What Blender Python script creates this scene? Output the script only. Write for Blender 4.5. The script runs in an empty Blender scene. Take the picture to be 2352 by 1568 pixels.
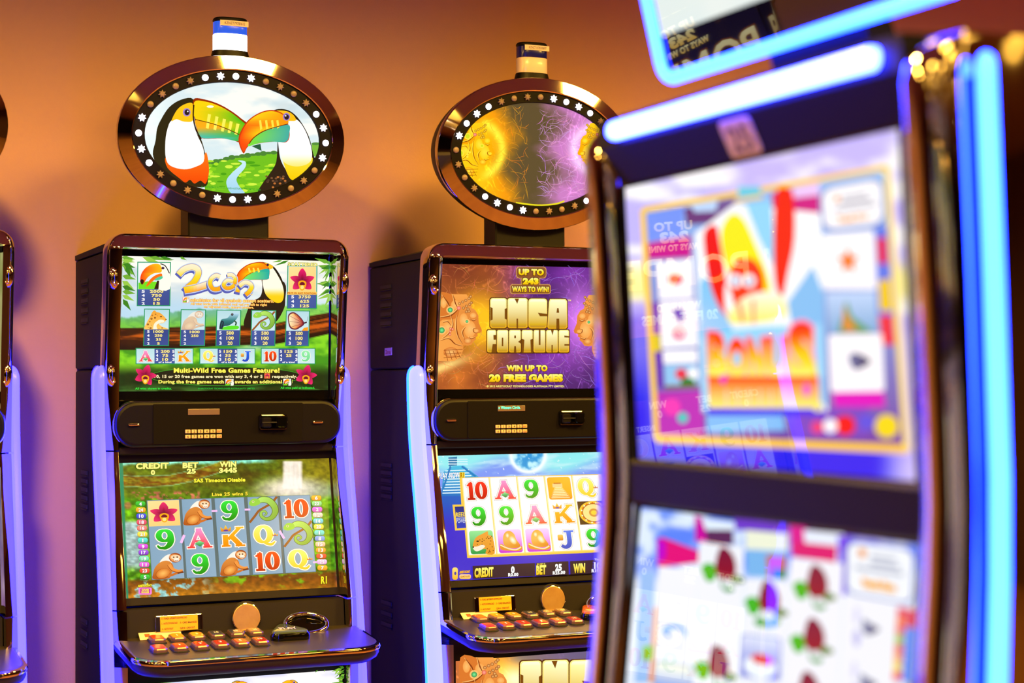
import bpy, math, random
import numpy as np
from mathutils import Vector, Matrix
from mathutils.geometry import tessellate_polygon
random.seed(7)
SC = bpy.context.scene
COL = SC.collection
# ------------------------------------------------------------------ camera
# X runs along the wall, Y into the wall, Z up; metres
cam_d = bpy.data.cameras.new('camera'); cam = bpy.data.objects.new('camera', cam_d); COL.objects.link(cam)
HEAD, PITCH, ROLL, FPX = .4203, .021, -.0037, 4035.9
fw = Vector((math.sin(HEAD)*math.cos(PITCH), math.cos(HEAD)*math.cos(PITCH), math.sin(PITCH)))
rt = Vector((math.cos(HEAD), -math.sin(HEAD), 0)); up = rt.cross(fw)
r2 = rt*math.cos(ROLL)+up*math.sin(ROLL); u2 = up*math.cos(ROLL)-rt*math.sin(ROLL)
cam.matrix_world = Matrix(((r2.x, u2.x, -fw.x, 0), (r2.y, u2.y, -fw.y, 0), (r2.z, u2.z, -fw.z, 1.45), (0, 0, 0, 1)))
cam_d.sensor_width = 36; cam_d.sensor_fit = 'HORIZONTAL'; cam_d.lens = FPX/2352*36
cam_d.dof.use_dof = True; cam_d.dof.focus_distance = 4.32; cam_d.dof.aperture_fstop = 3.5
cam_d.clip_start = .05; cam_d.clip_end = 60
SC.camera = cam
# ------------------------------------------------------------------ world and exposure
w = bpy.data.worlds.new('world'); SC.world = w; w.use_nodes = True
w.node_tree.nodes['Background'].inputs[0].default_value = (.30, .17, .10, 1)
w.node_tree.nodes['Background'].inputs[1].default_value = .25
SC.view_settings.view_transform = 'Standard'; SC.view_settings.look = 'None'
SC.view_settings.exposure = 0.0; SC.view_settings.gamma = 1.0; SC.view_settings.use_curve_mapping = False
# warm downlights in the ceiling: (x, y, watts); their glass and rings are built with the ceiling
CEIL = 3.0
WARM = (1.0, .56, .07)
DOWN = [(-2.85, 2.64, 180), (-1.35, 2.64, 210), (.15, 2.64, 400), (1.65, 2.64, 400), (3.15, 2.64, 600), (4.65, 2.64, 300)]
DOWN += [(x, y, wt) for y, wt in ((.6, 75), (-1.4, 90), (-3.4, 90)) for x in (-4.35, -2.85, -1.35, .15, 1.65, 3.15, 4.65)]
FAR = [(x, y, 170 if y > -11 else 0) for y in (-6.5, -9.5, -12.5, -15.5, -18.5, -21.5) for x in (-9, -6, -3, 0, 3, 6)]
def lamp_light(x, y, watts):
    ld = bpy.data.lights.new('downlight_lamp', 'SPOT'); ld.energy = watts; ld.color = WARM
    ld.spot_size = math.radians(168); ld.spot_blend = .6; ld.shadow_soft_size = .10 if x < 1 and y > 2 else .24
    lo = bpy.data.objects.new('downlight_lamp', ld); COL.objects.link(lo); lo.location = (x, y, CEIL-.035)
    return lo
# ------------------------------------------------------------------ materials
MATS = {}
def s2l(c):
    c = np.asarray(c, float)/255.0
    return np.where(c <= .04045, c/12.92, ((np.maximum(c, 0)+.055)/1.055)**2.4)
def mat(name, col, rough=.5, metal=0., emit=None, estr=1., bump=None, noise=None, spec=.5, coat=0., sample=True):
    if name in MATS: return MATS[name]
    m = bpy.data.materials.new(name); m.use_nodes = True; nt = m.node_tree; p = nt.nodes['Principled BSDF']
    lin = s2l(col)
    p.inputs['Base Color'].default_value = (*lin, 1); p.inputs['Roughness'].default_value = rough
    p.inputs['Metallic'].default_value = metal; p.inputs['Specular IOR Level'].default_value = spec
    if coat: p.inputs['Coat Weight'].default_value = coat; p.inputs['Coat Roughness'].default_value = .03
    tc = nt.nodes.new('ShaderNodeTexCoord')
    if noise:      # (scale, second colour): slow mottling of the material's own colour
        n = nt.nodes.new('ShaderNodeTexNoise'); n.inputs['Scale'].default_value = noise[0]; n.inputs['Detail'].default_value = 5
        mx = nt.nodes.new('ShaderNodeMix'); mx.data_type = 'RGBA'
        mx.inputs['A'].default_value = (*lin, 1); mx.inputs['B'].default_value = (*s2l(noise[1]), 1)
        nt.links.new(tc.outputs['Object'], n.inputs['Vector']); nt.links.new(n.outputs['Fac'], mx.inputs['Factor'])
        nt.links.new(mx.outputs['Result'], p.inputs['Base Color'])
    if bump:       # (scale, strength, distance)
        n = nt.nodes.new('ShaderNodeTexNoise'); n.inputs['Scale'].default_value = bump[0]; n.inputs['Detail'].default_value = 3
        b = nt.nodes.new('ShaderNodeBump'); b.inputs['Strength'].default_value = bump[1]; b.inputs['Distance'].default_value = bump[2]
        nt.links.new(tc.outputs['Object'], n.inputs['Vector']); nt.links.new(n.outputs['Fac'], b.inputs['Height'])
        nt.links.new(b.outputs['Normal'], p.inputs['Normal'])
    if emit is not None:
        p.inputs['Emission Color'].default_value = (*emit, 1); p.inputs['Emission Strength'].default_value = estr
        if not sample: m.cycles.emission_sampling = 'NONE'
    MATS[name] = m; return m
def picture_mat(name, strength, rough):
    """a lit display or back-lit print: the picture's colours are stored per vertex"""
    m = bpy.data.materials.new(name); m.use_nodes = True; nt = m.node_tree; p = nt.nodes['Principled BSDF']
    p.inputs['Base Color'].default_value = (.006, .006, .007, 1); p.inputs['Roughness'].default_value = rough
    a = nt.nodes.new('ShaderNodeAttribute'); a.attribute_name = 'Col'
    nt.links.new(a.outputs['Color'], p.inputs['Emission Color']); p.inputs['Emission Strength'].default_value = strength
    m.cycles.emission_sampling = 'NONE'; MATS[name] = m; return m
def print_mat(name, rough):
    """ink on paper or plastic: unlit, colours per vertex"""
    m = bpy.data.materials.new(name); m.use_nodes = True; nt = m.node_tree; p = nt.nodes['Principled BSDF']
    p.inputs['Roughness'].default_value = rough
    a = nt.nodes.new('ShaderNodeAttribute'); a.attribute_name = 'Col'
    nt.links.new(a.outputs['Color'], p.inputs['Base Color']); MATS[name] = m; return m
picture_mat('display', 1.08, .12); picture_mat('display_glass', 1.08, .015); picture_mat('display_strong', 4.5, .12); picture_mat('display_mid', 2.4, .12); MATS['display_glass'].node_tree.nodes['Principled BSDF'].inputs['Specular IOR Level'].default_value = .34; print_mat('ink', .5)
mat('chrome', (205, 196, 188), .045, 1.0)
mat('chrome_soft', (190, 180, 172), .16, 1.0)
mat('wall_paint', (205, 160, 124), .75, noise=(2.2, (198, 153, 117)), bump=(260, .22, .002))
mat('cabinet_black', (15, 12, 12), .7, spec=.25, bump=(900, .15, .0006))
mat('plastic_black', (9, 7, 8), .45, spec=.18)
mat('gloss_black', (6, 6, 8), .02)
mat('panel_black', (22, 16, 13), .6, spec=.3, bump=(1200, .12, .0004))
mat('reader_black', (11, 8, 9), .7, spec=.1)
mat('deck_metal', (94, 85, 74), .36, .8, bump=(1500, .12, .0003))
mat('hole_black', (3, 3, 3), .7)
mat('deck_black', (24, 20, 27), .5, spec=.35)
mat('visor_black', (7, 6, 9), .5, spec=.2)
mat('side_panel', (26, 22, 30), .6, spec=.3)
mat('lightbar_reflection', (10, 20, 120), .3, emit=(.0, .035, 1.6), estr=1.0)  # emissive blue standing for the side bar's reflection in the chrome
mat('disc_metal', (214, 178, 124), .42, .85, noise=(60, (190, 150, 96)))
mat('rim_rose', (128, 96, 90), .3, .55)
mat('label_paper', (214, 204, 196), .6)
mat('label_yellow', (232, 170, 26), .5)
mat('keys_cream', (205, 180, 145), .5)
mat('bulb_off', (128, 112, 104), .4)
mat('bulb_on', (255, 255, 255), .3, emit=(1.0, 1.0, 1.25), estr=3.2)
mat('beacon_white_on', (255, 255, 255), .3, emit=(1.0, 1.0, 1.1), estr=3.5)
mat('beacon_white_off', (225, 205, 196), .35, coat=.3)
mat('beacon_blue_on', (20, 60, 200), .25, emit=(.02, .12, .95), estr=.7)
mat('beacon_blue_off', (14, 22, 130), .25, coat=.3)
mat('lightbar_lilac', (40, 40, 110), .3, emit=(.30, .25, 23), estr=1.0)
mat('lightbar_lilac_glow', (20, 20, 110), .3, emit=(.03, .02, 20), estr=1.0)  # blue glow of the bar on the cabinet, put in as emission
mat('lightbar_white', (50, 50, 110), .3, emit=(.58, .62, 40), estr=1.0)
mat('lightbar_cyan', (20, 50, 110), .3, emit=(.10, .75, 40), estr=1.0)
mat('lightbar_bright', (30, 60, 110), .3, emit=(.30, 1.3, 60), estr=1.0)
mat('lightbar_hot', (60, 70, 110), .3, emit=(1.1, 1.9, 70), estr=1.0)
mat('screen_off', (104, 88, 78), .3)
mat('carpet', (120, 66, 44), .9, noise=(5, (172, 118, 74)))
mat('ceiling_paint', (150, 108, 74), .8, noise=(1.5, (142, 102, 70)))
mat('room_paint', (92, 56, 40), .8, noise=(2, (74, 44, 32)))
mat('lamp_glass', (255, 240, 220), .4, emit=(1.0, .72, .42), estr=22.0, sample=False)
mat('lamp_ring', (230, 224, 214), .4)
# ------------------------------------------------------------------ mesh helpers
class MB:
    def __init__(s): s.v = []; s.f = []; s.sm = []
    def add(s, vs, fs, smooth=False):
        o = len(s.v); s.v += [tuple(map(float, p)) for p in vs]; s.f += [tuple(i+o for i in f) for f in fs]; s.sm += [smooth]*len(fs); return s
    def box(s, x0, x1, y0, y1, z0, z1, b=0.0):
        if b <= 0:
            return s.add([(x, y, z) for x in (x0, x1) for y in (y0, y1) for z in (z0, z1)],
                         [(0, 1, 3, 2), (4, 6, 7, 5), (0, 4, 5, 1), (2, 3, 7, 6), (0, 2, 6, 4), (1, 5, 7, 3)])
        L = []
        for z, d in ((z0, b), (z0+b, 0), (z1-b, 0), (z1, b)):
            xa, xb, ya, yb = x0+d, x1-d, y0+d, y1-d; c = b
            L.append([(xa+c, ya, z), (xb-c, ya, z), (xb, ya+c, z), (xb, yb-c, z), (xb-c, yb, z), (xa+c, yb, z), (xa, yb-c, z), (xa, ya+c, z)])
        return s.loft(L, True, True, True)
    def loft(s, loops, closed=True, cap0=False, cap1=False, smooth=False):
        n = len(loops[0]); vs = [p for L in loops for p in L]; fs = []
        for k in range(len(loops)-1):
            for i in range(n if closed else n-1):
                j = (i+1) % n; fs.append((k*n+i, k*n+j, (k+1)*n+j, (k+1)*n+i))
        if cap0: fs.append(tuple(range(n))[::-1])
        if cap1: fs.append(tuple(range((len(loops)-1)*n, len(loops)*n)))
        return s.add(vs, fs, smooth)
    def torus(s, M, rx, rz, r, n=40, m=10, squash=1.0):
        L = []
        for i in range(n):
            a = 2*math.pi*i/n; L.append([M @ Vector((math.cos(a)*(rx+r*math.cos(b)), -r*squash*math.sin(b), math.sin(a)*(rz+r*math.cos(b)))) for b in [2*math.pi*j/m for j in range(m)]])
        L.append(L[0]); return s.loft(L, True, smooth=True)
    def dome(s, M, rx, rz, h, n=20, m=5, back=.004):
        """a cushion-shaped disc in the x-z plane bulging towards -y"""
        L = [[M @ Vector((math.cos(2*math.pi*i/n)*rx, back, math.sin(2*math.pi*i/n)*rz)) for i in range(n)]]
        for j in range(m):
            t = j/m*math.pi/2; L.append([M @ Vector((math.cos(2*math.pi*i/n)*rx*math.cos(t), -h*math.sin(t), math.sin(2*math.pi*i/n)*rz*math.cos(t))) for i in range(n)])
        s.loft(L, True, True, False, True); o = len(s.v); k = o-n
        s.v.append(tuple(M @ Vector((0, -h, 0)))); s.f += [(k+i, k+(i+1) % n, o) for i in range(n)]; s.sm += [True]*n; return s
    def mesh(s, name, material, auto=True):
        me = bpy.data.meshes.new(name); me.from_pydata(s.v, [], s.f); me.polygons.foreach_set('use_smooth', s.sm)
        me.materials.append(MATS[material]); me.update()
        import bmesh
        bm = bmesh.new(); bm.from_mesh(me); bmesh.ops.recalc_face_normals(bm, faces=bm.faces[:]); bm.to_mesh(me); bm.free()
        if all(s.sm): me.set_sharp_from_angle(angle=math.radians(40))
        elif not any(s.sm): me.shade_flat()
        return me
MESH = {}
def shared(key, material, build):
    """mesh data made once and shared by alike parts"""
    if (key, material) not in MESH:
        b = MB(); build(b); MESH[(key, material)] = b.mesh(key, material)
    return MESH[(key, material)]
def put(name, me, parent=None, M=None):
    o = bpy.data.objects.new(name, me); COL.objects.link(o)
    if parent: o.parent = parent
    if M is not None: o.matrix_local = M
    return o
def part(name, material, parent, build, key=None):
    return put(name, shared(key or name, material, build), parent)
def empty(name, loc, rz=0.):
    o = bpy.data.objects.new(name, None); COL.objects.link(o); o.location = loc; o.rotation_euler = (0, 0, rz); o.empty_display_size = .1; return o
def tag(o, label=None, cat=None, group=None, kind=None):
    for k, v in (('label', label), ('category', cat), ('group', group), ('kind', kind)):
        if v: o[k] = v
    return o
I4 = Matrix.Identity(4)
def frame_on(yt, zt, yb, zb, x=0., u=.5):
    """matrix of a leaning panel: x right, z up along the panel, y into it; origin at height fraction u"""
    d = Vector((0, yt-yb, zt-zb)); d.normalize(); n = Vector((1, 0, 0)).cross(d) * -1   # into the panel
    n = Vector((0, d.z, -d.y))
    o = Vector((x, yb+(yt-yb)*u, zb+(zt-zb)*u))
    return Matrix(((1, n.x, d.x, o.x), (0, n.y, d.y, o.y), (0, n.z, d.z, o.z), (0, 0, 0, 1)))
def rrect(x0, x1, z0, z1, r, n=6):
    P = []
    for cx, cz, a0 in ((x1-r, z1-r, 0), (x0+r, z1-r, 90), (x0+r, z0+r, 180), (x1-r, z0+r, 270)):
        for i in range(n+1):
            a = math.radians(a0+90*i/n); P.append((cx+r*math.cos(a), cz+r*math.sin(a)))
    return P
def slab(b, P, y0, y1, bev=.003, M=I4, inset=None):
    """a plate with outline P (x, z), front face at y0 with a soft edge, back at y1"""
    cx = sum(p[0] for p in P)/len(P); cz = sum(p[1] for p in P)/len(P)
    def ins(d):
        ex = max(abs(p[0]-cx) for p in P); ez = max(abs(p[1]-cz) for p in P)
        return [(cx+(p[0]-cx)*(1-d/ex), cz+(p[1]-cz)*(1-d/ez)) for p in P]
    L = [[M @ Vector((x, y, z)) for x, z in ins(d)] for d, y in ((0, y1), (0, y0+bev), (bev*.3, y0+bev*.3), (bev, y0))]
    b.loft(L, True, True, True)
# ------------------------------------------------------------------ pictures: flat art on displays and labels
# Each sheet is drawn in its own measured coordinates; the sheet's four corners are laid on a flat panel.
_rng = np.random.RandomState(3); _TAB = _rng.rand(64, 256, 256).astype(np.float32)[:4]
def vnoise(x, y, k=0):
    x = np.asarray(x, float); y = np.asarray(y, float); xi = np.floor(x).astype(int); yi = np.floor(y).astype(int)
    fx = x-xi; fy = y-yi; fx = fx*fx*(3-2*fx); fy = fy*fy*(3-2*fy); T = _TAB[k % 4]
    a = T[yi & 255, xi & 255]; b = T[yi & 255, (xi+1) & 255]; c = T[(yi+1) & 255, xi & 255]; d = T[(yi+1) & 255, (xi+1) & 255]
    return (a*(1-fx)+b*fx)*(1-fy)+(c*(1-fx)+d*fx)*fy
def fbm(x, y, k=0, o=4):
    s = 0; a = .5; t = 0
    for i in range(o): s = s+a*vnoise(x*2**i+i*17.3, y*2**i+i*5.1, k+i); t += a; a *= .5
    return s/t
def ridge(x, y, k=0, p=10):
    wx = x+2.2*fbm(x*.7+9, y*.7, k+1, 2); wy = y+2.2*fbm(x*.7, y*.7+31, k+2, 2)
    return (1-np.abs(2*fbm(wx, wy, k, 2)-1))**p
def sst(a, b, x): t = np.clip((x-a)/(b-a), 0, 1); return t*t*(3-2*t)
def mixc(c, d, t): t = np.asarray(t)[..., None]; return np.asarray(c, float)*(1-t)+np.asarray(d, float)*t
def inpoly(x, y, P):
    ins = np.zeros(x.shape, bool); n = len(P)
    for i in range(n):
        x1, y1 = P[i]; x2, y2 = P[(i+1) % n]
        if y1 == y2: continue
        c = ((y1 > y) != (y2 > y)) & (x < (x2-x1)*(y-y1)/(y2-y1)+x1); ins ^= c
    return ins
def smooth_closed(P, n=5):
    out = []; N = len(P)
    for i in range(N):
        p0, p1, p2, p3 = (np.array(P[(i+k-1) % N], float) for k in range(4))
        for j in range(n):
            t = j/n; out.append(tuple(.5*((2*p1)+(-p0+p2)*t+(2*p0-5*p1+4*p2-p3)*t*t+(-p0+3*p1-3*p2+p3)*t**3)))
    return out
def smooth_open(P, n=6):
    Q = [P[0]]+list(P)+[P[-1]]; out = []
    for i in range(len(P)-1):
        p0, p1, p2, p3 = (np.array(Q[i+k], float) for k in range(4))
        for j in range(n):
            t = j/n; out.append(tuple(.5*((2*p1)+(-p0+p2)*t+(2*p0-5*p1+4*p2-p3)*t*t+(-p0+3*p1-3*p2+p3)*t**3)))
    return out+[tuple(P[-1])]
_TX = {}
def glyphs(s, b):
    key = (s, round(b, 4))
    if key not in _TX:
        cu = bpy.data.curves.new('lettering', 'FONT'); cu.body = s; cu.offset = b; cu.resolution_u = 3; cu.fill_mode = 'FRONT'; cu.space_character = 1.07
        ob = bpy.data.objects.new('lettering', cu); me = ob.to_mesh()
        v = np.array([(p.co.x, p.co.y) for p in me.vertices]).reshape(-1, 2); f = [tuple(p.vertices) for p in me.polygons]
        ob.to_mesh_clear(); bpy.data.objects.remove(ob); bpy.data.curves.remove(cu); _TX[key] = (v, f)
    return _TX[key]
SERIF = {'A': [(-.05, 0, .26, .09), (.44, 0, .75, .09)], 'K': [(0, 0, .27, .09), (.0, .6, .27, .69), (.42, 0, .74, .09), (.42, .6, .7, .69)], 'J': [(.0, .6, .32, .69)], '1': [(.02, 0, .42, .08)]}
class Sheet:
    def __init__(s, quad, crop, hw, top, bot):
        ox, oy, sc = crop; s.crop = crop
        q = [((x-ox)*sc, (y-oy)*sc) for x, y in quad]; dst = [(0, 0), (1, 0), (1, 1), (0, 1)]
        A = []; B = []
        for (x, y), (X, Y) in zip(q, dst):
            A += [[x, y, 1, 0, 0, 0, -X*x, -X*y], [0, 0, 0, x, y, 1, -Y*x, -Y*y]]; B += [X, Y]
        s.H = np.append(np.linalg.solve(np.array(A), np.array(B)), 1).reshape(3, 3); s.Hi = np.linalg.inv(s.H)
        s.top = np.array([0, *top]); s.bot = np.array([0, *bot]); s.hw = hw; s.q = q
        d = s.top-s.bot; d = d/np.linalg.norm(d); s.n = np.array([0, -d[2], d[1]]); s.k = 0
    def st(s, P):
        P = np.asarray(P, float); h = np.c_[P, np.ones(len(P))] @ s.H.T; return h[:, :2]/h[:, 2:]
    def unst(s, S): h = np.c_[S, np.ones(len(S))] @ s.Hi.T; return h[:, :2]/h[:, 2:]
    def at(s, S, k):
        return s.top+np.outer(S[:, 1], s.bot-s.top)+np.outer((S[:, 0]-.5)*2*s.hw, [1, 0, 0])+s.n*(.0004+k*1.6e-5)
class Art:
    def __init__(g, sheet, T=None): g.s = sheet; g.T = T; g.v = []; g.f = []; g.c = []; g.nv = 0
    def patch(g, q):
        """draw in a unit square laid bilinearly on four sheet points"""
        q = np.array(q, float)
        def T(P):
            u = P[:, :1]; v = P[:, 1:]; return q[0]*(1-u)*(1-v)+q[1]*u*(1-v)+q[2]*u*v+q[3]*(1-u)*v
        g.T = T; return g
    def box(g, x0, y0, x1, y1): return g.patch([(x0, y0), (x1, y0), (x1, y1), (x0, y1)])
    def free(g): g.T = None; return g
    def colr(g, P, c):
        n = len(P)
        if callable(c): c = np.asarray(c(P[:, 0], P[:, 1]), float)
        elif isinstance(c[0], str):
            a = P[:, 1] if c[0] == 'v' else P[:, 0]; t = (a-a.min())/max(a.max()-a.min(), 1e-9)
            st = [np.asarray(k, float) for k in c[1:]]; m = len(st)-1; i = np.minimum((t*m).astype(int), m-1); fr = (t*m-i)[:, None]
            st = np.array(st); c = st[i]*(1-fr)+st[i+1]*fr
        else: c = np.tile(np.asarray(c, float), (n, 1))
        return c
    def raw(g, P, F, c, layer=None):
        P = np.asarray(P, float).reshape(-1, 2); col = s2l(g.colr(P, c))
        Q = g.T(P) if g.T else P
        g.s.k += 1; V = g.s.at(g.s.st(Q), g.s.k if layer is None else layer)
        g.f += [tuple(i+g.nv for i in f) for f in F]; g.v.append(V); g.c.append(col); g.nv += len(P)
    def poly(g, P, c, smooth=0):
        if smooth: P = smooth_closed(P, smooth)
        tri = tessellate_polygon([[Vector((x, y, 0)) for x, y in P]])
        g.raw(P, tri, c); return g
    def ell(g, x, y, rx, ry, c, n=20, rot=0):
        cr, sr = math.cos(rot), math.sin(rot); P = [(x, y)]
        for i in range(n):
            a = 2*math.pi*i/n; ex, ey = rx*math.cos(a), ry*math.sin(a); P.append((x+ex*cr-ey*sr, y+ex*sr+ey*cr))
        if isinstance(c, tuple) and c and c[0] == 'r':
            c0, c1 = c[1], c[2]; cc = lambda X, Y: np.array([c0]+[c1]*n, float)
        else: cc = c
        g.raw(P, [(0, i+1, (i+1) % n+1) for i in range(n)], cc); return g
    def rr(g, x0, y0, x1, y1, r, c): 
        P = rrect(x0, x1, y0, y1, max(r, 1e-6), 4) if r else [(x0, y0), (x1, y0), (x1, y1), (x0, y1)]
        n = len(P); g.raw(P, [tuple(range(n))], c); return g
    def line(g, P, wd, c, smooth=0, taper=None):
        if smooth: P = smooth_open(P, smooth)
        P = np.array(P, float); n = len(P); t = np.gradient(P, axis=0); t /= np.maximum(np.linalg.norm(t, axis=1), 1e-9)[:, None]
        nrm = np.c_[-t[:, 1], t[:, 0]]; ww = np.interp(np.linspace(0, 1, n), np.linspace(0, 1, len(taper)), taper)[:, None]*wd if taper else wd
        g.raw(np.r_[P+nrm*ww/2, P-nrm*ww/2], [(i, i+1, n+i+1, n+i) for i in range(n-1)], c); return g
    def text(g, s, x0, y0, x1, h, c, bold=.0, outs=(), y1=None, serif=False, keep=False):
        """baseline from (x0, y0) to (x1, y1), capital height h; outs = [(extra, colour)] drawn behind"""
        y1 = y0 if y1 is None else y1; v, f = glyphs(s, bold)
        if not len(v): return g
        a, b = v[:, 0].min(), v[:, 0].max()
        if s in ('1', 'I', '!'): xm, xw = (x0+x1)/2, (x1-x0)*.22; x0, x1 = xm-xw, xm+xw
        for e, col in list(outs)+[(0, c)]:
            vv, ff = glyphs(s, bold+e); vv = vv; ff = list(ff)
            if serif:
                m = b-a
                for ch in SERIF.get(s[0], []):
                    q = len(vv); x_, z_, X_, Z_ = ch; E_ = e+bold*.3
                    vv = np.r_[vv, [(x_-E_, z_-E_), (X_+E_, z_-E_), (X_+E_, Z_+E_), (x_-E_, Z_+E_)]]; ff.append((q, q+1, q+2, q+3))
            u = (vv[:, 0]-a)/(b-a); P = np.c_[x0+u*(x1-x0), y0+u*(y1-y0)-vv[:, 1]/.69*h]
            g.raw(P, ff, col)
        return g
    def raster(g, nx, ny, fn, ellipse=False, rect=(0, 0, 1, 1), layer=None):
        """a fine grid over the panel whose colours come from fn(x, y) in sheet coordinates"""
        uu, vv = np.meshgrid(np.linspace(0, 1, nx), np.linspace(0, 1, ny))
        if ellipse:
            a, b = uu*2-1, vv*2-1; uu, vv = (a*np.sqrt(1-b*b/2)+1)/2, (b*np.sqrt(1-a*a/2)+1)/2
        else: uu = rect[0]+uu*(rect[2]-rect[0]); vv = rect[1]+vv*(rect[3]-rect[1])
        S = np.c_[uu.ravel(), vv.ravel()]; P = g.s.unst(S); col = s2l(np.clip(np.asarray(fn(P[:, 0], P[:, 1]), float), 0, 400))
        idx = np.arange(nx*ny).reshape(ny, nx)
        F = np.c_[idx[:-1, :-1].ravel(), idx[:-1, 1:].ravel(), idx[1:, 1:].ravel(), idx[1:, :-1].ravel()]+g.nv
        g.s.k += 1; V = g.s.at(S, g.s.k if layer is None else layer)
        g.f += [tuple(r) for r in F.tolist()]; g.v.append(V); g.c.append(col); g.nv += len(S); return g
    def mesh(g, name, material='display'):
        V = np.concatenate(g.v); C = np.concatenate(g.c); me = bpy.data.meshes.new(name)
        me.from_pydata(V.tolist(), [], g.f); a = me.color_attributes.new('Col', 'FLOAT_COLOR', 'POINT')
        a.data.foreach_set('color', np.c_[C, np.ones(len(C))].astype(np.float32).ravel()); me.materials.append(MATS[material]); me.update(); return me
W_, K_ = (255, 255, 255), (12, 10, 12)
CREAM = (255, 250, 235)
# ---- reel symbols, each drawn in a unit cell
RED10 = ((255, 80, 20), (190, 40, 0)); GRN9 = ((40, 230, 60), (0, 140, 10)); PINKA = ((245, 150, 210), (240, 60, 50)); GOLDK = ((255, 190, 40), (240, 140, 0)); YELQ = ((255, 246, 120), (245, 205, 50)); BLUJ = ((30, 110, 235), (20, 70, 190))
def _oval(cx, cy, rx, ry, n=28): return [(cx+rx*math.cos(2*math.pi*i/n-math.pi/2), cy+ry*math.sin(2*math.pi*i/n-math.pi/2)) for i in range(n+1)]
_SIDE = [.55, 1, 1.15, 1, .55, 1, 1.15, 1, .55]
GLY = {'9': [(_oval(.47, .35, .19, .2), .17, _SIDE), ([(.66, .36), (.67, .54), (.6, .72), (.47, .83), (.36, .82)], .19, [1, 1.05, .95, .7, .5]), ([(.22, .72), (.3, .82), (.44, .84)], .1, [.6, 1, .9])],
       '10': [([(.26, .17), (.26, .86)], .17, None), ([(.1, .85), (.42, .85)], .09, None), ([(.11, .3), (.2, .25), (.3, .15)], .09, [.7, 1, 1]), (_oval(.68, .5, .16, .32), .17, _SIDE)],
       'A': [([(.5, .15), (.21, .86)], .12, None), ([(.48, .15), (.78, .86)], .19, None), ([(.33, .62), (.68, .62)], .1, None), ([(.08, .86), (.34, .86)], .07, None), ([(.62, .86), (.94, .86)], .07, None), ([(.4, .15), (.6, .15)], .07, None)],
       'K': [([(.27, .42), (.27, .86)], .19, None), ([(.78, .15), (.36, .6)], .12, None), ([(.46, .46), (.78, .86)], .19, None), ([(.12, .86), (.43, .86)], .07, None), ([(.6, .86), (.94, .86)], .07, None), ([(.64, .15), (.92, .15)], .07, None)],
       'Q': [(_oval(.44, .46, .23, .31), .18, _SIDE), ([(.4, .74), (.54, .84), (.7, .87), (.82, .76)], .1, [.6, 1, 1, .5])],
       'J': [([(.62, .16), (.62, .6), (.56, .78), (.42, .84), (.28, .76)], .19, [1, 1, 1, .8, .7]), ([(.42, .17), (.82, .17)], .08, None)]}
def sy_card(g, s, cols, *a, o=(150, 140, 130), **k):
    c0, c1 = np.array(cols[0], float), np.array(cols[1], float)
    for e, c in ((.088, o), (.066, (255, 252, 240)), (0, None)):
        for P, wd, tp in GLY[s]:
            P2 = smooth_open(P, 5) if len(P) < 8 and len(P) > 2 else P; P2 = np.array(P2, float); n = len(P2)
            t = np.gradient(P2, axis=0); t /= np.maximum(np.linalg.norm(t, axis=1), 1e-9)[:, None]
            if len(P) > 20: t[0] = t[-1] = (1, 0)
            ww = (np.interp(np.linspace(0, 1, n), np.linspace(0, 1, len(tp)), tp)*wd if tp else np.full(n, wd))+e; nr = np.c_[-t[:, 1], t[:, 0]]
            if e and len(P) <= 20: P2 = P2.copy(); P2[0] -= t[0]*e/2; P2[-1] += t[-1]*e/2
            g.raw(np.r_[P2+nr*ww[:, None]/2, P2-nr*ww[:, None]/2], [(i, i+1, n+i+1, n+i) for i in range(n-1)], c if c else (lambda X, Y: mixc(c0, c1, np.clip((Y-.12)/.76, 0, 1))))
def sy_9(g): sy_card(g, '9', GRN9)
def sy_10(g): sy_card(g, '10', RED10)
def sy_10r(g): sy_card(g, '10', ((250, 50, 30), (190, 10, 0)))
def sy_A(g):
    sy_card(g, 'A', PINKA, .16, .84)
    g.poly([(.33, .72), (.5, .6), (.68, .7), (.52, .84)], ('v', (160, 240, 160), (0, 120, 40)))
def crown(g, x, y, s):
    g.poly([(x-s, y+s*.5), (x-s*1.1, y-s*.6), (x-s*.45, y), (x, y-s), (x+s*.45, y), (x+s*1.1, y-s*.6), (x+s, y+s*.5)], ('v', (255, 220, 80), (220, 120, 20))); g.ell(x, y+s*.25, s*.5, s*.2, (90, 60, 160), 10)
def sy_K(g): sy_card(g, 'K', GOLDK, .16, .86); crown(g, .3, .2, .17)
def sy_Q(g): sy_card(g, 'Q', YELQ, .14, .76); crown(g, .84, .5, .09)
def sy_J(g):
    sy_card(g, 'J', BLUJ, .42, .82); g.rr(.16, .3, .38, .55, .05, ('v', (255, 200, 90), (200, 120, 30)))
def sy_9p(g): sy_card(g, '9', ((150, 235, 170), (110, 215, 140)), .2, .74, o=(190, 220, 200))
def petal(g, x, y, a, L, wd, c0, c1):
    ca, sa = math.cos(a), math.sin(a); P = [(0, 0), (L*.35, wd*.5), (L*.7, wd*.42), (L, 0), (L*.7, -wd*.42), (L*.35, -wd*.5)]
    Q = [(x+p[0]*ca-p[1]*sa, y+p[0]*sa+p[1]*ca) for p in P]
    g.poly(Q, lambda X, Y: mixc(c0, c1, np.clip(np.hypot(X-x, Y-y)/L, 0, 1)), 4)
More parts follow.
